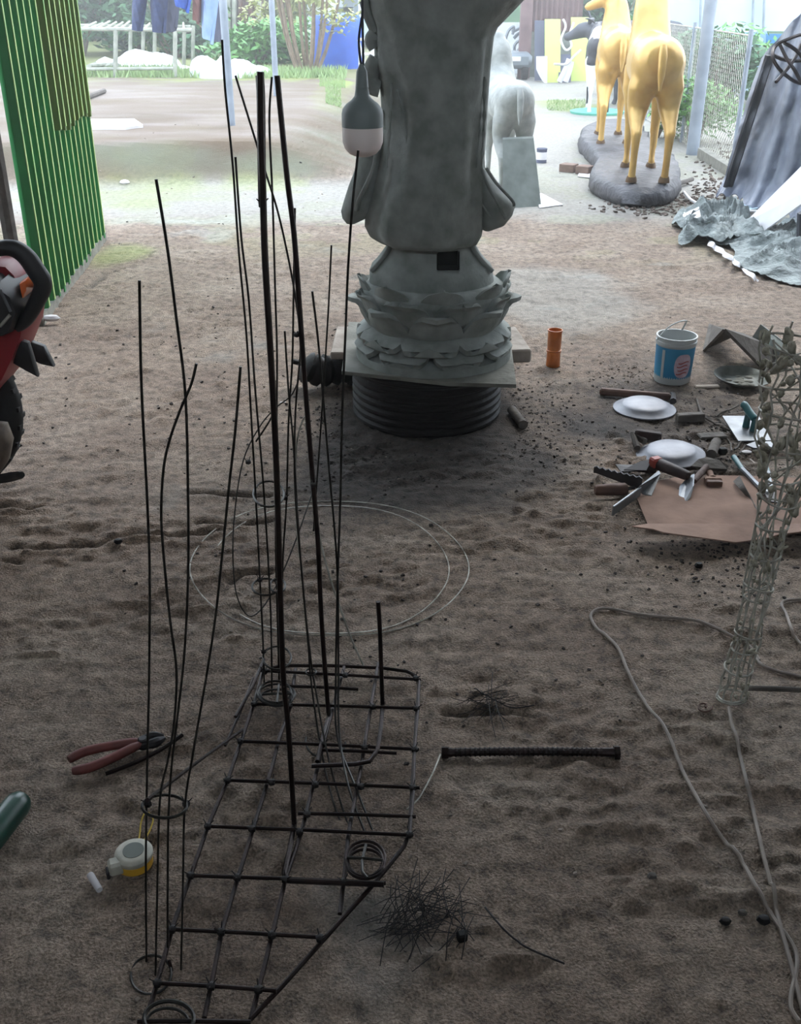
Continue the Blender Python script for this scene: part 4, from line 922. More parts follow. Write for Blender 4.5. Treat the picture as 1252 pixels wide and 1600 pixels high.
crumbs('leaf_litter', 'dry leaf litter round the dark rock base', [(1060, 315, 40, 12), (1010, 325, 40, 8), (1120, 300, 20, 14), (1150, 250, 30, 15)], drygr, 600, .004, .010)


# ================================================================== the yard outside
def quadruped(name, lab, cat, loc, rz, m, sc=1, head_z=1.45, head_yaw=0, neck_y=.58, vox=.017, horns=None, ears=True, group=None, hoof=None, muzzle=1, wide=1):
    t = thing(name, lab, cat, loc, rz, group); mb = MB(); S = sc
    def sec(y, z, rz_, rx): return [Vector((rx*wide*math.cos(a), y, z+rz_*math.sin(a))) for a in np.linspace(0, 2*PI, 21)[:-1]]
    drop = .0
    body = [(-.47, .86, .03, .03), (-.45, .84, .1, .10), (-.39, .82, .16, .16), (-.28, .80, .2, .195), (-.1, .79, .2, .20), (.08, .79, .2, .195), (.25, .80, .2, .18), (.38, .83, .19, .15), (.46, .87, .14, .11), (.5, .9, .05, .05)]
    mb.loft([[p*S for p in sec(*b_)] for b_ in body])
    for s_ in (-1, 1):
        hl = [(s_*.07, -.28, .78), (s_*.10, -.28, .64), (s_*.112, -.24, .50), (s_*.12, -.34, .39), (s_*.12, -.40, .34), (s_*.12, -.385, .2), (s_*.12, -.37, .07), (s_*.12, -.35, .0)]
        mb.tube([Vector(p)*S for p in hl], [a*S for a in (.10, .105, .08, .052, .042, .030, .030, .040)], 12)
        fl_ = [(s_*.09, .34, .76), (s_*.105, .32, .6), (s_*.105, .32, .5), (s_*.1, .34, .32), (s_*.1, .34, .29), (s_*.1, .335, .12), (s_*.1, .33, .06), (s_*.1, .35, 0)]
        mb.tube([Vector(p)*S for p in fl_], [a*S for a in (.09, .08, .058, .038, .038, .027, .030, .038)], 12)
    top = Vector((0, neck_y, head_z))
    nk = cr_([(0, .34, .86), (0, .46, .86+(head_z-.86)*.4), (0, neck_y-.03, .86+(head_z-.86)*.8), tuple(top)], 4)
    mb.tube([p*S for p in nk], [S*(.17-.085*i/(len(nk)-1)) for i in range(len(nk))], 14)
    hd = [(0, -.05, .03), (0, .02, .03), (0, .10, .01), (0, .2, -.04), (0, .28, -.07), (0, .31, -.08)]
    R = Matrix.Rotation(head_yaw, 3, 'Z')
    mb.tube([(R @ Vector(p)+top)*S for p in hd], [S*muzzle*a for a in (.05, .082, .078, .05, .042, .02)], 12)
    b_ = mb.build('body', m, t, world=False); bake(b_, vox=vox, smooth=9)
    for s_ in ((-1, 1) if ears else ()):
        e_ = [(s_*.05, -.01, .09), (s_*.10, -.02, .13), (s_*.16, -.03, .15), (s_*.20, -.03, .15)]
        MB().tube([(R @ Vector(p)+top)*S for p in e_], [S*a for a in (.02, .035, .03, .005)], 8, flat=.5).build('ear', m, t, world=False)
        if horns: MB().tube([(R @ Vector(p)+top)*S for p in cr_([(s_*.04, .0, .09), (s_*.09, -.01, .17), (s_*.08, .03, .26)], 4)], [S*a for a in np.linspace(.022, .004, 9)], 8).build('horn', horns, t, world=False)
    MB().tube([Vector(p)*S for p in ((0, -.455, .93), (0, -.49, .86), (0, -.50, .74), (0, -.495, .64))], [S*a for a in (.025, .032, .026, .008)], 10).build('tail', m, t, world=False)
    if hoof:
        for hx_, hy_ in ((-.12, -.355), (.12, -.355), (-.1, .345), (.1, .345)):
            MB().lathe([(.043*S, 0), (.041*S, .02*S), (.033*S, .045*S)], 12, (hx_*S, hy_*S, 0)).build('hoof', hoof, t, world=False)
    return t
# dark rock base for the gold pair
rk = MB(); ol = [(922, 292), (930, 262), (906, 236), (905, 218), (925, 206), (955, 200), (990, 205), (1010, 222), (1020, 245), (1052, 262), (1060, 285), (1060, 306), (1030, 320), (985, 320), (950, 312)]
pl = cr_([G(x_, y_, .02) for x_, y_ in ol], 6, closed=True); cen = sum(pl, Vector())/len(pl)
rg = []
for sc_, z_ in ((.96, -.03), (1.0, .03), (.985, .10), (.94, .145), (.86, .155), (.6, .16), (.3, .162), (.03, .162)):
    rr_ = []
    for p in pl:
        q_ = cen+(p-cen)*sc_; k_ = float(fbm(np.array([q_.x*5.]), np.array([q_.y*5+z_*9]), 3)[0])
        rr_.append(Vector((q_.x+k_*.05*(z_ > 0), q_.y+k_*.05, z_+(k_*.03 if z_ > .1 else 0))))
    rg.append(rr_)
o = rk.loft(rg).build('rock_plinth', rock, angle=80); tag(o, 'long dark moulded rock base under the two gold deer', 'statue base')
def heading(xh, yh, xf, yf, z): a, b_ = G(xh, yh, z), G(xf, yf, z); d = b_-a; return (a+b_)/2, math.atan2(-d.x, d.y)
c, hz_ = heading(1012, 285, 987, 247, .15); c = G(1012, 285, .15)+Matrix.Rotation(hz_, 3, 'Z') @ Vector((0, .355*1.08, 0))
quadruped('golden_deer', 'gold-painted deer statue with its rump towards us, nearest on the rock base', 'statue', (c.x, c.y, .15), hz_, gold, 1.06, head_z=1.42, hoof=hoofm)
c2 = G(962, 226, .15)+Vector((.02, .38, 0))
quadruped('golden_deer', 'gold-painted deer statue behind the other, its head turned left', 'statue', (c2.x, c2.y, .15), hz_, gold, 1.04, head_z=1.22, head_yaw=1.5, hoof=hoofm)
# raw cement deer and the leaning panel
c = G(798, 308)+Vector((0, .33, 0))
quadruped('cement_deer', 'pale raw cement deer statue standing just right of the large statue', 'statue', (c.x-.02, c.y, 0), .12, cement2, .88, head_z=1.27, head_yaw=1.1, neck_y=.5, wide=.95, ears=False)
o = MB().prism([G(786, 326), G(846, 322), V(834, 216, G(846, 322).y+.28), V(786, 218, G(786, 326).y+.28)], (0, .02, .012)).build('leaning_board', greysheet, smooth=False); tag(o, 'grey-green panel leaning against the cement deer', 'panel')
o = MB().prism([G(843, 326, .004), G(880, 321, .004), G(846, 303, .004), G(838, 306, .004)], (0, 0, .008)).build('flat_sheet', whitebd, smooth=False); tag(o, 'white sheet lying behind the leaning panel', 'sheet')
p = G(846, 254); tn = thing('paint_tin', 'small blue-grey paint tin standing beyond the leaning panel', 'tin', p)
MB().lathe([(.05, 0), (.052, .004), (.05, .01), (.05, .12), (.053, .128), (.05, .132), (.046, .125), (0, .125)], 24, p, cap=False).build('tin_body', clothg, tn)
MB().lathe([(.0515, .03), (.0515, .10)], 24, p, cap=False).build('tin_label', whitebd, tn)
for (x1, y1_, x2, y2_, lab) in ((878, 261, 900, 263, 'dusty brick lying left of the rock base'), (904, 264, 924, 266, 'broken brick touching the rock base')): blk('brick', lab, x1, y1_, x2, y2_, .12, .07, brick_m, 'brick')
o = MB().prism([G(903, 276, .004), G(930, 279, .004), G(930, 271, .004), G(905, 271, .004)], (0, 0, .006)).build('flat_scrap', whitebd, smooth=False); tag(o, 'white scrap lying at the left foot of the rock base', 'scrap')
o = MB().tube([G(1058, 288, .03), G(1082, 280, .04)], .02, 8).build('wood_billet', greywood); tag(o, 'short log beside the right end of the rock base', 'wood piece')
o = MB().box(G(1048, 268, .012), (.15, .05, .012), .1).build('flat_scrap', whitebd, smooth=False); tag(o, 'white strip lying right of the gold deer hooves', 'scrap')
o = MB().prism([G(196, 204, .3), G(138, 204, .3), G(132, 191, .31), G(210, 190, .31), G(224, 200, .3)], (0, 0, .03)).build('flat_slab', whitebd, smooth=False); tag(o, 'flat white panel lying on the raised earth at left', 'panel')
o = MB().tube([G(128, 155, .33), G(163, 142, .33)], .03, 7).build('wood_pole', greywood); tag(o, 'weathered pole end on the raised earth by the green sheets', 'pole')
o = MB().ball(G(195, 285, .03), .035, 8, (1.3, .8, .7)).build('white_stone', chalkm); tag(o, 'pale stone at the foot of the raised earth', 'stone')
o = MB().ball(G(80, 497, .03), .03, 8, (1.6, .8, .6)).build('white_stone', chalkm); tag(o, 'pale stone at the near foot of the green sheets', 'stone')
# cow and buffalo statues
c = G(931, 180); quadruped('painted_cow', 'white cow statue with black patches seen from behind, beyond the gold deer', 'statue', (c.x+.06, c.y+.35, .02), -.1, cowm, .98, head_z=1.0, neck_y=.8, wide=1.0)
o = MB().lathe([(.36, 0), (.37, .03), (.33, .04)], 32, (c.x+.06, c.y+.25, 0)).build('painted_plinth', mint); tag(o, 'mint green round base under the painted cow', 'statue base')
c = G(968, 165); quadruped('buffalo_statue', 'dark grey horned animal statue facing left behind the painted cow', 'statue', (c.x+.35, 16.2, 0), 1.35, buffm, 1.12, head_z=.86, neck_y=.75, horns=buffm, muzzle=1.2)

# ---- galvanised posts
def post(px, py, z, top, r, lab, m=postm):
    p = G(px, py, z); t = thing('utility_post', lab, 'post', p)
    MB().tube([p-Vector((0, 0, .1)), p+Vector((0, 0, top))], r, 14).build('pole', m, t); return t
post(362, 196, .3, 2.6, .038, 'grey round post standing on the raised earth at left')
p = G(432, 150, .3); post(432, 150, .3, 2.6, .036, 'slim grey post between the two thick rods and the bush')
post(1082, 240, 0, 3.4, .062, 'grey leaning-looking round post at the wire fence')
# ---- chain-link fence
fc = thing('chain_link_fence', 'sagging chain-link fence behind the gold deer', 'fence', G(1100, 240))
F0, F1 = G(1010, 188), G(1143, 272); fh = 1.15; fd = F1-F0; FL = fd.length; fd.normalize()
mb = MB(); sp_ = .075; n_ = int((FL+fh)/sp_)
for i in range(n_):
    for s_ in (1, -1):
        u0 = i*sp_-(fh if s_ > 0 else 0); u1 = u0+s_*fh
        if s_ < 0: u0 = i*sp_; u1 = u0-fh
        a_, b_ = (u0, 0.), (u1, fh)
        def clip(a_, b_):
            pts = [a_, b_]; out = []
            for (u, z) in pts:
                u_ = min(max(u, 0), FL); z_ = a_[1]+(b_[1]-a_[1])*((u_-a_[0])/(b_[0]-a_[0])); out.append((u_, z_))
            return out
        (ua, za), (ub, zb_) = clip(a_, b_)
        if abs(ua-ub) < .02: continue
        mb.tube([F0+fd*ua+Vector((0, 0, za)), F0+fd*ub+Vector((0, 0, zb_))], .0028, 3, cap=False)
mb.build('wire_netting', galv, fc, smooth=False)['kind'] = 'stuff'
for z_ in (.02, fh): MB().tube([F0+Vector((0, 0, z_)), F1+Vector((0, 0, z_))], .007, 6).build('line_wire', galv, fc)
for u in (0, .5, 1): MB().tube([F0+fd*FL*u-Vector((0, 0, .1)), F0+fd*FL*u+Vector((0, 0, fh+.05))], .022, 8).build('fence_post', postm, fc)
MB().box((G(1110, 243, .04)+G(1140, 268, .04))/2, (1.4, .1, .09), math.atan2(fd.y, fd.x)).build('kerb', conc, fc, smooth=False)
# ---- tarpaulin drape at right
tp = thing('hanging_tarpaulin', 'big grey-blue tarpaulin draped down to the floor at the right edge', 'tarpaulin', G(1190, 330))
BL, BR = G(1128, 302), G(1420, 400); TL, TR = V(1190, 92, 8.9), V(1430, -190, 7.2)
def fn(u, v):
    b_ = BL.lerp(BR, u); t_ = TL.lerp(TR, u**.8); p = t_.lerp(b_, v)
    out = Vector((-.5, -1, 0)).normalized()
    k_ = .10*math.sin(u*19+v*2+1.4*math.sin(u*5))*(.35+.65*v)+.05*math.sin(u*43+v*5)+.09*float(fbm(np.array([u*7.]), np.array([v*5.]), 3)[0])
    puddle = max(0, v-.86)/.14
    return p+out*(k_*.9+.22*puddle**1.5)+Vector((0, 0, puddle*.05*abs(math.sin(u*50+v*9))))
MB().grid(fn, 130, 60, .006).build('sheet', tarp, tp, angle=80)
MB().grid(lambda u, v: V(1196+16*u-66*v*(1.0), 86+0*u+206*v, 8.6-.1*v+.02*math.sin(v*20))+Vector((0, .03*math.sin(u*3), 0)), 3, 24, .02).build('rolled_edge', tarpd, tp)
def crumple(name, lab, c4, amp, fr, m, seed=0, nu=70, nv=40, th=.004):
    C_ = [G(*q_) for q_ in c4]
    def fn(u, v):
        uu = u+.05*math.sin(v*9+seed); p = (C_[0].lerp(C_[1], uu)).lerp(C_[3].lerp(C_[2], uu), v+.06*math.sin(u*11+seed))
        e_ = min(1, 5*min(u, 1-u), 5*min(v, 1-v)); a_, b_ = np.array([p.x*fr*.9+p.y*fr*.5+seed]), np.array([p.y*fr*1.5-p.x*fr*.3])
        h_ = (1-min(1, abs(float(fbm(a_, b_, 2)[0]))*3))**2*.9+(1-min(1, abs(float(fbm(a_*2.1+9, b_*2.6, 2)[0]))*3))**2*.35+float(fbm(a_*.4, b_*.4, 1)[0])*.5
        return p+Vector((0, 0, .008+amp*(h_*(.35+.65*e_)+.25*e_)))
    return MB().grid(fn, nu, nv, th)
o = crumple('', '', [(1052, 345), (1135, 318), (1200, 378), (1068, 386)], .13, 3.6, None, 3).build('folded_tarpaulin', tarp2, angle=50); tag(o, 'crumpled dusty tarpaulin bundle on the floor left of the white board', 'tarpaulin')
o = crumple('', '', [(1118, 378), (1330, 330), (1360, 452), (1185, 440)], .075, 2.6, None, 11, 100, 60).build('spread_tarpaulin', tarp2, angle=50); tag(o, 'wrinkled dusty tarpaulin spread over the floor at the right edge', 'tarpaulin')
mb = MB().grid(lambda u, v: G(1109+78*u-3*v+2*math.sin(u*31), 376+62*u+8*v*(1-u*.3)-3*math.sin(u*PI), .02+.015*math.sin(u*24)+.02*v*math.sin(u*37)), 40, 4, .004); o = mb.build('white_strip', whitebd); tag(o, 'long white strip along the front edge of the spread tarpaulin', 'strip')
o = MB().prism([G(1066, 335, .05), G(1092, 325, .12), G(1095, 340, .12), G(1072, 350, .06)], (0, 0, .01)).build('white_flap', whitebd, smooth=False); tag(o, 'white scrap on top of the crumpled tarpaulin bundle', 'scrap')
wb = [G(1164, 348, .03), G(1192, 362, .02), V(1330, 262, 6.7), V(1300, 212, 7.3)]
o = MB().prism(wb, (0, .004, -.014)).build('white_board', whitebd, smooth=False); tag(o, 'long white board leaning up against the tarpaulin', 'board')
o = MB().prism([G(1100, 320, .02), G(1170, 317, .02), G(1190, 326, .03), G(1150, 333, .02)], (0, 0, .01)).build('pale_sheet', paleblue, smooth=False); tag(o, 'pale bluish sheet lying behind the thin bent pipe', 'sheet')
o = MB().tube(cr_([G(1069, 300, .03), G(1080, 312, .03), G(1100, 321, .03), G(1140, 328, .04), G(1200, 331, .05)], 5), .011, 8).build('thin_pipe', whitebd); tag(o, 'thin bent pale pipe lying by the crumpled tarpaulin', 'pipe')
o = MB().prism([G(1248, 395, 0), G(1330, 400, 0), V(1330, 300, 6.6), V(1250, 335, 6.7)], (0, .05, 0)).build('dark_board', tarpd, smooth=False); tag(o, 'black panel at the right edge behind the spread tarpaulin', 'panel')
# wire ring frame on the tarpaulin
rf = thing('wire_ring_frame', 'dark wire hoop frame hanging in front of the tarpaulin top right', 'wire frame', V(1250, 100, 7.4))
def vr(pts, r_=.012, nm='wire_hoop', closed=False, m=rust): MB().tube(cr_([V(x_, y_, Y_) for x_, y_, Y_ in pts], 4, closed), r_, 6, closed=closed).build(nm, m, rf)
vr([(1212, 72, 7.4), (1235, 60, 7.4), (1262, 54, 7.5), (1290, 70, 7.6), (1300, 100, 7.6), (1280, 125, 7.5), (1250, 130, 7.4), (1222, 112, 7.3), (1208, 90, 7.3)], closed=True)
vr([(1207, 85, 7.4), (1228, 94, 7.4), (1260, 95, 7.5), (1290, 90, 7.5)]); vr([(1219, 70, 7.4), (1230, 92, 7.35), (1242, 110, 7.3), (1252, 128, 7.4)]); vr([(1252, 70, 7.5), (1240, 95, 7.4), (1213, 128, 7.2)]); vr([(1225, 66, 7.4), (1250, 84, 7.4), (1270, 120, 7.4)])

# ---- pale awning sheets, blue walls, far wall
def vwall(name, q, m, th=(0, .05, 0)): return MB().prism([V(*p) for p in q], th).build(name, m, smooth=False)
o = vwall('pale_sheet_wall', [(1012, -140, 17), (1400, -140, 17), (1400, 52, 17), (1012, 45, 17)], paleblue); tag(o, 'pale blue-white sheeting across the top right beyond the fence', 'sheeting')
for x_ in (1098, 1180, 1197): 
    q = MB().tube([V(x_+2, -140, 16.9), V(x_-4, 50, 16.9)], .02, 6).build('batten', postm, o)
o = vwall('blue_hut', [(1163, 50, 17.5), (1200, 48, 17.5), (1200, 190, 17.5), (1163, 190, 17.5)], paleblue, (0, 1.5, 0)); tag(o, 'light blue hut wall just left of the tarpaulin top', 'hut')
o = vwall('blue_hoarding', [(1199, 53, 17.3), (1240, 53, 17.3), (1240, 170, 17.3), (1199, 170, 17.3)], skyblue); tag(o, 'bright blue panel under the pale sheeting at right', 'panel')
# workshop clutter at the far centre
gr = G(870, 127).y
cw = thing('rusty_shed', 'shed of rusty corrugated sheets at the far end of the yard', 'shed', (V(870, 0, 21.5).x, 21.5, 0))
x0_, x1_ = V(822, 0, 21.5).x, V(912, 0, 21.5).x; nn_ = 22; P = []
for k in range(nn_+1):
    for z_ in (.8, 3.4): P.append((x0_+(x1_-x0_)*k/nn_, 21.5+.05*(k % 2), z_))
MB().add(P, [(2*k, 2*k+2, 2*k+3, 2*k+1) for k in range(nn_)]).build('corrugated_wall', rustwall, cw, smooth=False)
MB().box(((x0_+x1_)/2, 21.6, .4), (x1_-x0_, .1, .85)).build('lower_wall', greysheet, cw, smooth=False)
MB().box((x0_, 21.3, 1.6), (.22, .16, 3.2)).build('corner_post', rustwall, cw, smooth=False)
def board(name, lab, x0, x1, yt, yb, Y, m, cat='panel', th=.05, lean=.25):
    o = MB().prism([V(x0, yb, Y), V(x1, yb, Y), V(x1, yt, Y+lean), V(x0, yt, Y+lean)], (0, th, 0)).build(name, m, smooth=False); return tag(o, lab, cat)
Yp = G(865, 129).y
board('lime_board', 'lime green board standing left of the white curved strip', 852, 876, 30, 129, Yp, lime)
board('lime_board', 'lime green board standing behind the dark animal head', 893, 921, 27, 129, Yp+.3, lime)
board('grey_board', 'grey-violet board leaning left of the first lime board', 836, 853, 32, 126, Yp+.2, clothg)
o = MB().grid(lambda u, v: V(838+18*u, 88+20*v*1.0+24*math.sin(u*PI/2)*v, Yp-.25)+Vector((0, .1*u, 0)), 10, 4, .01).build('curved_sheet', whitebd); tag(o, 'curled white sheet at the foot of the grey-violet board', 'sheet')
wd = thing('white_curved_strip', 'twisting white strips hanging between the two lime boards', 'strip', V(880, 129, Yp-.2))
for pts in ([(880, 30), (884, 42), (877, 62), (884, 78), (893, 72), (890, 55), (897, 35)], [(866, 100), (885, 100), (897, 88), (908, 78)], [(874, 128), (884, 108), (890, 92)], [(884, 128), (890, 110), (893, 96)]):
    MB().tube(cr_([V(x_, y_, Yp-.2) for x_, y_ in pts], 5), .05, 8, flat=.4).build('strip', whitebd, wd)
board('dark_purple_sheet', 'dark purple sheet standing behind the white strips', 873, 892, 85, 129, Yp-.05, clothg)
# white wall with twisted metal
ww = vwall('white_wall', [(768, 35, 22.5), (826, 35, 22.5), (826, 118, 22.5), (768, 118, 22.5)], whitew); tag(ww, 'white wall beyond the cement deer head', 'wall')
ir = thing('twisted_iron', 'twisted dark ironwork standing before the white wall', 'ironwork', V(808, 108, 21.8))
for pts in ([(790, 62), (795, 48), (803, 42), (801, 54)], [(803, 60), (812, 52), (820, 55), (812, 62)], [(806, 88), (804, 72), (812, 64), (819, 74), (814, 88)], [(800, 50), (808, 46), (818, 40)], [(808, 84), (812, 76), (816, 84)]):
    MB().tube(cr_([V(x_, y_, 21.8) for x_, y_ in pts], 5), .03, 6).build('iron_bar', greyv, ir)
vh = thing('grey_vehicle', 'grey vehicle rear behind the cement deer', 'vehicle', (V(798, 115, 20.8).x, 20.9, 0))
MB().box((V(798, 100, 20.8).x, 21.2, .33), (.8, .9, .28), bev=.07).build('body', greyv, vh)
for sx_ in (-.28, .28): MB().lathe([(.11, -.06), (.14, -.05), (.14, .05), (.11, .06)], 20, (V(798, 100, 20.8).x+sx_, 20.9, .14), Matrix.Rotation(PI/2, 3, 'Y')).build('wheel', rubber, vh)
MB().box((V(806, 96, 20.7).x, 20.74, .36), (.2, .03, .08), bev=.01).build('plate_lamp', whitebd, vh, smooth=False)
bo = MB().grid(lambda u, v: V(790+36*u, -30+(55-30*u)*v, 20.2)+Vector((0, .3*math.sin(u*3), 0)), 8, 6, .02).build('bluish_awning', clothl); tag(bo, 'slanting pale blue awning cloth beside the top of the statue', 'awning')
# ---- blue tank and shelter behind the bulb
bt_ = thing('blue_tank', 'bright blue covered tank behind the bulb cord', 'tank', (V(530, 115, 19.5).x, 19.5, 0))
mb = MB(); rgs = []
for z_, k_ in ((.0, .96), (.1, 1), (.35, 1.0), (.8, .97), (1.0, .93), (1.12, .8), (1.15, .3)):
    rgs.append([Vector((V(529, 90, 19.5).x+.46*k_*math.copysign(abs(math.cos(a))**.7, math.cos(a)), 19.5+.5*k_*math.copysign(abs(math.sin(a))**.7, math.sin(a)), z_)) for a in np.linspace(0, 2*PI, 33)[:-1]])
mb.loft(rgs).build('cover', bluetank, bt_)
MB().tube([V(500, 103, 19.1), V(520, 110, 19.0), V(558, 116, 19.0)], .03, 8).build('hem_rope', bluetank, bt_)
rk_ = thing('white_metal_rack', 'white metal frame rack right of the blue tank', 'rack', V(572, 120, 18.5))
for a_, b_ in (((560, 62), (576, 122)), ((588, 60), (574, 122)), ((560, 62), (590, 60)), ((565, 85), (585, 84)), ((580, 55), (586, 122)), ((562, 70), (562, 118))):
    MB().tube([V(*a_, 18.5), V(*b_, 18.5)], .022, 6).build('rack_bar', whitebd, rk_)
o = vwall('white_house', [(480, -60, 27), (640, -60, 27), (640, 108, 27), (480, 108, 27)], whitew, (0, 3, 0)); tag(o, 'white house behind the slender tree and blue tank', 'house')
for (x_, y_) in ((540, 22), (548, 8), (585, 70)): MB().box(V(x_, y_, 26.95), (.35, .12, .3)).build('window', greyv, o, smooth=False)
o = vwall('pale_roof', [(556, 30, 26), (600, 30, 26), (600, 62, 26), (556, 62, 26)], paleblue, (0, 1.2, 0)); tag(o, 'pale blue sheet roof showing left of the statue', 'roof')
o = vwall('brown_hut', [(345, -60, 24), (408, -60, 24), (408, 52, 24), (345, 52, 24)], rustwall, (0, 2, 0)); tag(o, 'brown boarded hut behind the clothes and posts', 'hut')
for x_ in (350, 357, 366, 376, 392, 404): MB().tube([V(x_, -60, 23.9), V(x_, 50, 23.9)], .06, 5).build('upright_board', bamboo if x_ in (357, 366, 404) else wood, o)

# ---- trellis
tl = thing('bamboo_trellis', 'weathered bamboo trellis table behind the raised earth', 'trellis', G(220, 118, .3))
def tb(a, b_, r_, Y, nm, m=bamboo, Y2=None): MB().tube([V(a[0], a[1], Y), V(b_[0], b_[1], Y2 or Y)], r_, 7).build(nm, m, tl)
YT = G(180, 121, .3).y
for x_, yt, yb, Yk in ((181, 46, 122, YT), (204, 48, 103, YT+3), (224, 48, 103, YT+3), (274, 46, 120, YT), (288, 48, 104, YT+3), (302, 40, 104, YT+3), (120, 46, 118, YT), (242, 48, 104, YT+3)): tb((x_, yt), (x_-.5, yb), .035, Yk, 'trellis_post')
tb((114, 45), (300, 47), .03, YT, 'top_rail'); tb((118, 40), (298, 42), .03, YT+3, 'top_rail'); tb((120, 108), (275, 107), .025, YT, 'lower_rail'); tb((140, 103), (182, 100), .03, YT, 'lower_rail', Y2=YT+1.5)
for k in range(14): tb((125+12.5*k, 46), (150+10.5*k, 33+random.random()*4), .02, YT, 'cross_cane', Y2=YT+3)
for k in range(6): stick_ = MB().tube([G(118+9*k, 112-2*(k % 3), .35), G(150+7*k, 100+2*(k % 2), .42)], .035, 6).build('bamboo_pole', bamboo); tag(stick_, 'weathered pole in the low heap under the left of the trellis', 'pole', 'poles heaped under the trellis')
def heap(name, lab, px, py, z, rx, ry, hz, m, seed):
    c = G(px, py, z)
    def fn(u, v):
        a = u*2*PI; r_ = math.sin(v*PI/2); x_, y_ = math.cos(a)*rx*r_, math.sin(a)*ry*r_
        k_ = float(fbm(np.array([x_*2.2+seed]), np.array([y_*2.2+a*0]), 4)[0]); return (c.x+x_*(1+.2*k_), c.y+y_, z-.05+hz*math.cos(v*PI/2)**.8*(1+1.1*k_)+.0)
    o = MB().grid(fn, 48, 14, 0).build(name, m, angle=60); return tag(o, lab, 'sack heap')
heap('white_sacks', 'white plastic sheet heaped under the bamboo trellis', 215, 107, .3, .8, .6, .26, sack, 1)
heap('white_sacks', 'low tail of white sheet right of the trellis heap', 262, 106, .3, .45, .4, .08, sack, 5)
heap('white_sacks', 'bright white sack pile behind the tall round post', 352, 119, .3, .5, .5, .34, sack, 9)
heap('white_sacks', 'smaller white sack right of the tall round post', 392, 116, .3, .35, .4, .17, sack, 14)
# ---- clothes on a line
ln = V(120, -40, 12.5); lr = V(420, -60, 12.5)
o = MB().tube([ln-Vector((2.5, 0, 0)), ln, lr], .006, 5).build('clothes_line', cordm); tag(o, 'thin line carrying the washing above the raised earth', 'line')
def cloth(name, lab, quads, m, cat='garment', Y=12.5):
    t = thing(name, lab, cat, V(quads[0][0][0], quads[0][0][1], Y)) if len(quads) > 1 else None
    for q_ in quads:
        A_, B_, C_, D_ = [V(x_, y_, Y) for x_, y_ in q_]
        mb = MB().grid(lambda u, v: A_.lerp(B_, u).lerp(D_.lerp(C_, u), v)+Vector((0, .05*math.sin(u*7+v*3), 0)), 10, 14, .03)
        o = mb.build('leg' if t else name, m, t)
    if not t: tag(o, lab, cat)
cloth('jeans', 'dark blue trousers hanging with one leg lower than the rail', [[(207, -48), (234, -48), (224, 49), (210, 47)], [(230, -48), (262, -48), (260, 52), (242, 50)]], jeans, 'trousers')
cloth('grey_trousers', 'grey trouser leg hanging right of the dark blue trousers', [[(255, -48), (284, -48), (278, 44), (262, 52)]], clothg, 'trousers', 12.7)
cloth('blue_shirt', 'bright blue cloth corner hanging right of the trousers', [[(262, -50), (306, -50), (296, 21), (278, 8)]], clothb, 'garment', 12.3)
cloth('brown_cloth', 'narrow brown cloth hanging beside the light blue one', [[(303, -50), (313, -50), (312, 38), (305, 30)]], clothbr)
cloth('light_blue_trousers', 'light blue garment hanging left of the tall round post', [[(312, -52), (346, -52), (334, 70), (320, 58)]], clothl)
cloth('blue_towel', 'slate blue cloth hanging directly behind the tall round post', [[(338, -52), (356, -54), (349, 62), (336, 66)]], clothg, 'garment', 12.9)

# ---- plants
def leaves(mb, c, R, n_, s_, flat=.6):
    c = Vector(c)
    for i in range(n_):
        d = Vector((random.gauss(0, 1), random.gauss(0, 1), random.gauss(0, 1))).normalized()*random.random()**.4
        p = c+Vector((d.x*R[0], d.y*R[1], d.z*R[2])); s2 = s_*random.uniform(.6, 1.3)
        a = Vector((random.uniform(-1, 1), random.uniform(-1, 1), random.uniform(-.6, .6))).normalized(); b_ = a.cross(Vector((random.uniform(-.6, .6), random.uniform(-1, 1), 1))).normalized()
        mb.add([p-a*s2, p-b_*s2*.4, p+a*s2, p+b_*s2*.4], [(0, 1, 2, 3)])
def bush(name, lab, px, Y, z0, R, n_, s_, m, cat='bush', group=None, px_abs=None):
    x_ = V(px, 100, Y).x; t = thing(name, lab, cat, (x_, Y, z0), 0, group)
    mb = MB()
    for k in range(7):
        q_ = Vector((x_+random.uniform(-.6, .6)*R[0], Y+random.uniform(-.5, .5)*R[1], z0+R[2]*random.uniform(.5, 1.3)))
        leaves(mb, q_, (R[0]*.55, R[1]*.55, R[2]*.55), n_//7, s_)
    mb.build('foliage', m, t, smooth=False)['kind'] = 'stuff'
    mb = MB()
    for k in range(6):
        a = random.uniform(0, 6.3); mb.tube([(x_+random.uniform(-.1, .1), Y, z0-.05), (x_+math.cos(a)*R[0]*.3, Y+math.sin(a)*R[1]*.3, z0+R[2]*.7), (x_+math.cos(a)*R[0]*.6, Y+math.sin(a)*R[1]*.6, z0+R[2]*1.4)], [.03, .02, .008], 5)
    mb.build('branches', bark, t); return t
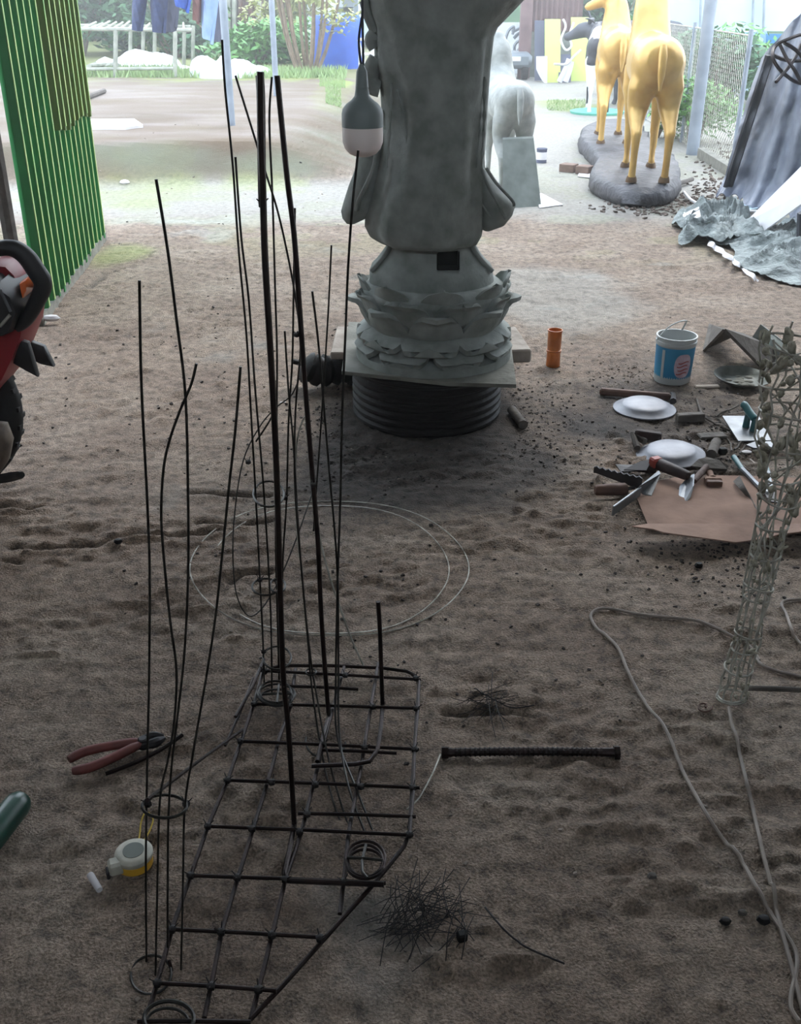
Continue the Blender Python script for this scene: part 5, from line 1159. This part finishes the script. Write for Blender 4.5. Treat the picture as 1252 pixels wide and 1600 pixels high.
for px, Y, z0, R, n_, s_, m, lab in (
    (130, 23, .2, (1.6, 1.2, 1.3), 2600, .11, leafB, 'deep green bush behind the left end of the trellis'), (175, 24.5, .2, (1.7, 1.2, 1.5), 2600, .12, leafB, 'tall deep green bush behind the trellis posts'),
    (225, 24, .2, (1.5, 1.2, 1.1), 2200, .12, leafA, 'fresh green bush showing between the trouser legs'), (272, 22.5, .2, (1.1, 1, .8), 1800, .1, leafB, 'round green bush right of the trellis'),
    (310, 23.5, .2, (1.3, 1, 1.0), 2000, .11, leafA, 'light green bush behind the light blue garment'), (390, 20.5, .2, (1.5, .8, .55), 2200, .09, leafA, 'low green bushes left of the slender tree'),
    (440, 25, .2, (1.8, 1, 1.0), 2200, .12, leafC, 'yellow-green bush far behind the slender tree'), (330, 28, .2, (3.4, 1, 2.2), 2600, .2, leafB, 'broad dark green tree mass far behind the clothes'), (150, 30, .2, (3.8, 1, 2.6), 3000, .2, leafB, 'tall green tree mass in the far left corner'),
    (1080, 16.2, 0, (1.25, .8, .62), 2400, .08, leafA, 'green hedge under the pale sheeting beyond the fence'), (1125, 15.5, 0, (1.0, .6, .58), 1800, .08, leafB, 'darker hedge beyond the fence, near the light blue hut'),
    (1050, 12.3, 0, (.35, .25, .34), 900, .04, leafA, 'small bright shrub at the foot of the grey post'), (1098, 11.9, 0, (.55, .35, .4), 1500, .045, leafA, 'leafy shrub growing through the chain-link fence'), (1020, 18, 0, (.9, .6, .65), 1400, .09, leafA, 'green shrub showing behind the gold deer rump'), (950, 22.5, 0, (1.0, .6, 1.0), 1600, .12, leafB, 'dark shrub behind the second gold deer')):
    bush('garden_bush', lab, px, Y, z0, R, n_, s_, m)
# slender tree
tx = V(480, 100, 18.3).x; tr_ = thing('slender_tree', 'slender many-stemmed tree with sparse yellowish leaves', 'tree', (tx, 18.3, .25))
for k in range(11):
    a = -1+2*k/10+random.uniform(-.1, .1); MB().tube(cr_([(tx+a*.12, 18.3+random.uniform(-.15, .15), .2), (tx+a*.4, 18.3+random.uniform(-.3, .3), .9), (tx+a*.75, 18.3+random.uniform(-.4, .4), 1.9+random.random()), (tx+a*1.0, 18.3, 3.1)], 3), [.034-.0028*i for i in range(10)], 6).build('stem', bark, tr_)
mb = MB()
for k in range(26): leaves(mb, (tx+random.uniform(-1.1, 1.1), 18.3+random.uniform(-.6, .6), random.uniform(1.0, 3.2)), (.35, .3, .22), 95, .06)
mb.build('foliage', leafC, tr_, smooth=False)['kind'] = 'stuff'
# grass strips
def grass(lab, boxes, n_, h_):
    mb = MB()
    for i in range(n_):
        px, py, rx, ry, z0 = random.choice(boxes); q_ = G(px+random.uniform(-rx, rx), py+random.uniform(-ry, ry), z0); q_.z = gz(q_.x, q_.y)
        a = random.uniform(0, 3.14); s2 = h_*random.uniform(.5, 1.4); d = Vector((math.cos(a), math.sin(a), 0))*s2*.14; l_ = Vector((random.uniform(-.5, .5), random.uniform(-.5, .5), 1))*s2
        mb.add([q_-d, q_+d, q_+l_], [(0, 1, 2)])
    o = mb.build('grass', grassm, smooth=False); tag(o, lab, 'grass', kind='stuff')
grass('rough grass along the far edge of the raised earth', [(250, 118, 140, 4, .3), (440, 122, 100, 6, .25), (200, 114, 80, 5, .3)], 5200, .10)
grass('short bright grass in the gully beside the raised earth', [(522, 178, 12, 16, .05), (520, 150, 20, 10, .1)], 2600, .03)
grass('thin grass patch left of the painted cow', [(885, 165, 30, 8, 0)], 700, .035)
o = MB().grid(lambda u, v: (-14+30*u, 31+.5*math.sin(u*9), -.2+5.2*v+.5*math.sin(u*23)), 40, 6, 0).build('treeline_bank', leafB); tag(o, 'green bank closing the view far behind the yard', 'bank')

# ------------------------------------------------------------------ motorbike at the left edge
BYm = 3.1
bike = thing('red_motorbike', 'red underbone motorbike parked at the left edge, tail towards the middle', 'motorbike', (-1.9, BYm, 0))
def sl(poly, Y, th, name, m, par=None, smooth=False, z=0):
    C_ = [V(x_, y_, Y) for x_, y_ in poly]; c = sum(C_, Vector())/len(C_); rg_ = []
    for dy, k_ in ((-th/2, .84), (-th*.36, .97), (0, 1), (th*.36, .97), (th/2, .84)): rg_.append([Vector((c.x+(p.x-c.x)*k_, Y+dy, c.z+(p.z-c.z)*k_)) for p in C_])
    return MB().loft(rg_).build(name, m, par or bike, smooth=True, angle=50)
RW = Vector((-1.525, BYm, .30))
def wheel(c, nm):
    M_ = Matrix.Rotation(PI/2, 3, 'X'); w_ = MB().tube([c+Vector((.258*math.cos(a), 0, .258*math.sin(a))) for a in np.linspace(0, 2*PI, 49)[:-1]], .044, 12, closed=True).build(nm, rubber, bike)
    for k in range(60):
        a = 2*PI*k/60; MB().box(c+Vector((.2965*math.cos(a), .012*(1 if k % 2 else -1), .2985*math.sin(a))), (.008, .03, .014), M=Matrix.Rotation(-a, 3, 'Y')).build('tread_block', rubber, w_, smooth=False)
    MB().tube([c+Vector((.212*math.cos(a), 0, .212*math.sin(a))) for a in np.linspace(0, 2*PI, 49)[:-1]], .016, 8, closed=True).build('rim', steel, bike)
    for k in range(18):
        a = 2*PI*k/18; MB().tube([c+Vector((.03*math.cos(a+.4), -.02+.04*(k % 2), .03*math.sin(a+.4))), c+Vector((.212*math.cos(a), 0, .212*math.sin(a)))], .002, 4).build('spoke', steel, bike)
    MB().lathe([(.02, -.07), (.05, -.06), (.055, 0), (.05, .06), (.02, .07)], 20, c, M_).build('hub', steeld, bike)
wheel(RW, 'rear_tyre'); wheel(RW+Vector((-1.22, 0, 0)), 'front_tyre')
sl([(0, 610), (-14, 590), (-18, 500), (8, 470), (60, 478), (56, 505), (40, 545), (22, 582)], BYm, .22, 'tail_cowl', redp)
sl([(-5, 612), (-160, 640), (-260, 560), (-200, 470), (-18, 480), (10, 520)], BYm, .24, 'side_cowl', redp)
sl([(0, 478), (18, 425), (40, 442), (50, 470), (36, 505), (20, 512)], BYm-.03, .26, 'under_rail_panel', blackpl)
sl([(-260, 440), (-180, 425), (-60, 428), (-10, 412), (14, 420), (32, 437), (34, 452), (10, 478), (-60, 488), (-220, 490)], BYm, .25, 'seat', seatm)
sl([(0, 402), (22, 404), (38, 420), (46, 444), (40, 458), (30, 440), (14, 418), (0, 414)], BYm+.03, .16, 'tail_light_fairing', redp)
sl([(38, 436), (49, 430), (50, 448), (43, 462)], BYm-.02, .12, 'indicator', orange_l, label=None) if False else sl([(38, 436), (49, 430), (50, 448), (43, 462)], BYm-.04, .1, 'indicator', orange_l)
# grab rail: a fat black loop round the tail
gp = [(-40, 400), (-12, 392), (8, 387), (26, 390), (42, 402), (56, 422), (66, 438), (66, 452), (56, 474), (42, 498), (26, 512)]
MB().tube(cr_([V(x_, y_, BYm-.10) for x_, y_ in gp], 5), [.017+.011*math.sin(PI*i/50) for i in range(51)], 12, flat=1).build('grab_rail', blackpl, bike)
MB().tube(cr_([V(x_, y_, BYm+.10) for x_, y_ in gp[:8]], 5), .02, 10).build('grab_rail', blackpl, bike)
MB().tube([V(66, 445, BYm-.1), V(64, 445, BYm+.1)], .02, 8).build('rail_bridge', blackpl, bike)
sl([(28, 528), (45, 534), (52, 556), (61, 588), (42, 578), (22, 566)], BYm-.08, .03, 'mudguard', blackpl)
sl([(44, 530), (70, 540), (78, 556), (86, 572), (66, 568), (54, 562), (50, 548)], BYm+.06, .03, 'number_plate_holder', blackpl)
sl([(-130, 700), (-10, 662), (8, 664), (18, 690), (12, 722), (-2, 742), (-130, 752)], BYm-.17, .09, 'muffler', muff)
MB().tube(cr_([V(-60, 752, BYm-.2), V(0, 748, BYm-.2), V(22, 744, BYm-.22), V(34, 742, BYm-.26)], 4), [.016]*8+[.015, .014, .014, .012, .01], 8).build('foot_peg', blackpl, bike)
MB().tube([V(0, 510, BYm-.16), V(16, 492, BYm-.16)], .005, 6).build('bare_cable', galv, bike)
MB().tube([V(0, 452, BYm-.16), V(17, 487, BYm-.16)], .005, 6).build('seat_lever', steel, bike)
for dy in (-.09, .09): MB().tube([Vector((-1.525, BYm+dy, .3)), Vector((-2.05, BYm+dy, .36))], .02, 8).build('swing_arm', steeld, bike); MB().tube([Vector((-1.56, BYm+dy, .3)), Vector((-1.66, BYm+dy, .62))], .024, 10).build('shock_absorber', steeld, bike)
for dy in (-.08, .08): MB().tube([Vector((-2.745, BYm+dy, .3)), Vector((-2.52, BYm+dy*.9, .95))], .02, 8).build('fork_leg', steeld, bike)
MB().tube(cr_([(-2.42, BYm-.34, 1.0), (-2.5, BYm-.15, .97), (-2.52, BYm, .96), (-2.5, BYm+.15, .97), (-2.42, BYm+.34, 1.0)], 4), .013, 8).build('handlebar', steeld, bike)
MB().box((-2.56, BYm, .92), (.2, .2, .2), bev=.06).build('headlight_cowl', redp, bike)
MB().box((-2.4, BYm, .6), (.1, .34, .55), M=rotm(0, 0, -.35), bev=.03).build('leg_shield', redp, bike)
MB().box((-2.12, BYm, .32), (.34, .22, .2), bev=.05).build('engine', steeld, bike)
MB().tube([(-2.0, BYm-.1, .3), (-1.86, BYm-.22, .02)], .011, 6).build('side_stand', steeld, bike)

for y0_, y1_, dn_, lab_ in ((-3, 6.6, .007, 'added haze volume inside the open shed, standing in for glare'), (6.6, 39, .02, 'added haze volume over the yard, standing in for glare')):  # scatter volumes added to veil the view like lens glare
    hz = MB().box((0, (y0_+y1_)/2, 3.4), (40, y1_-y0_-.004, 7.2)).build('haze', None, smooth=False); hz.data.materials.clear()
    hm_ = bpy.data.materials.new('glare_volume'); hm_.use_nodes = True; hn = hm_.node_tree; hn.nodes.clear()
    ho = hn.nodes.new('ShaderNodeOutputMaterial'); hv = hn.nodes.new('ShaderNodeVolumeScatter'); hv.inputs['Density'].default_value = dn_; hv.inputs['Anisotropy'].default_value = .75
    hn.links.new(hv.outputs[0], ho.inputs['Volume']); hz.data.materials.append(hm_); tag(hz, lab_, 'haze', kind='stuff')
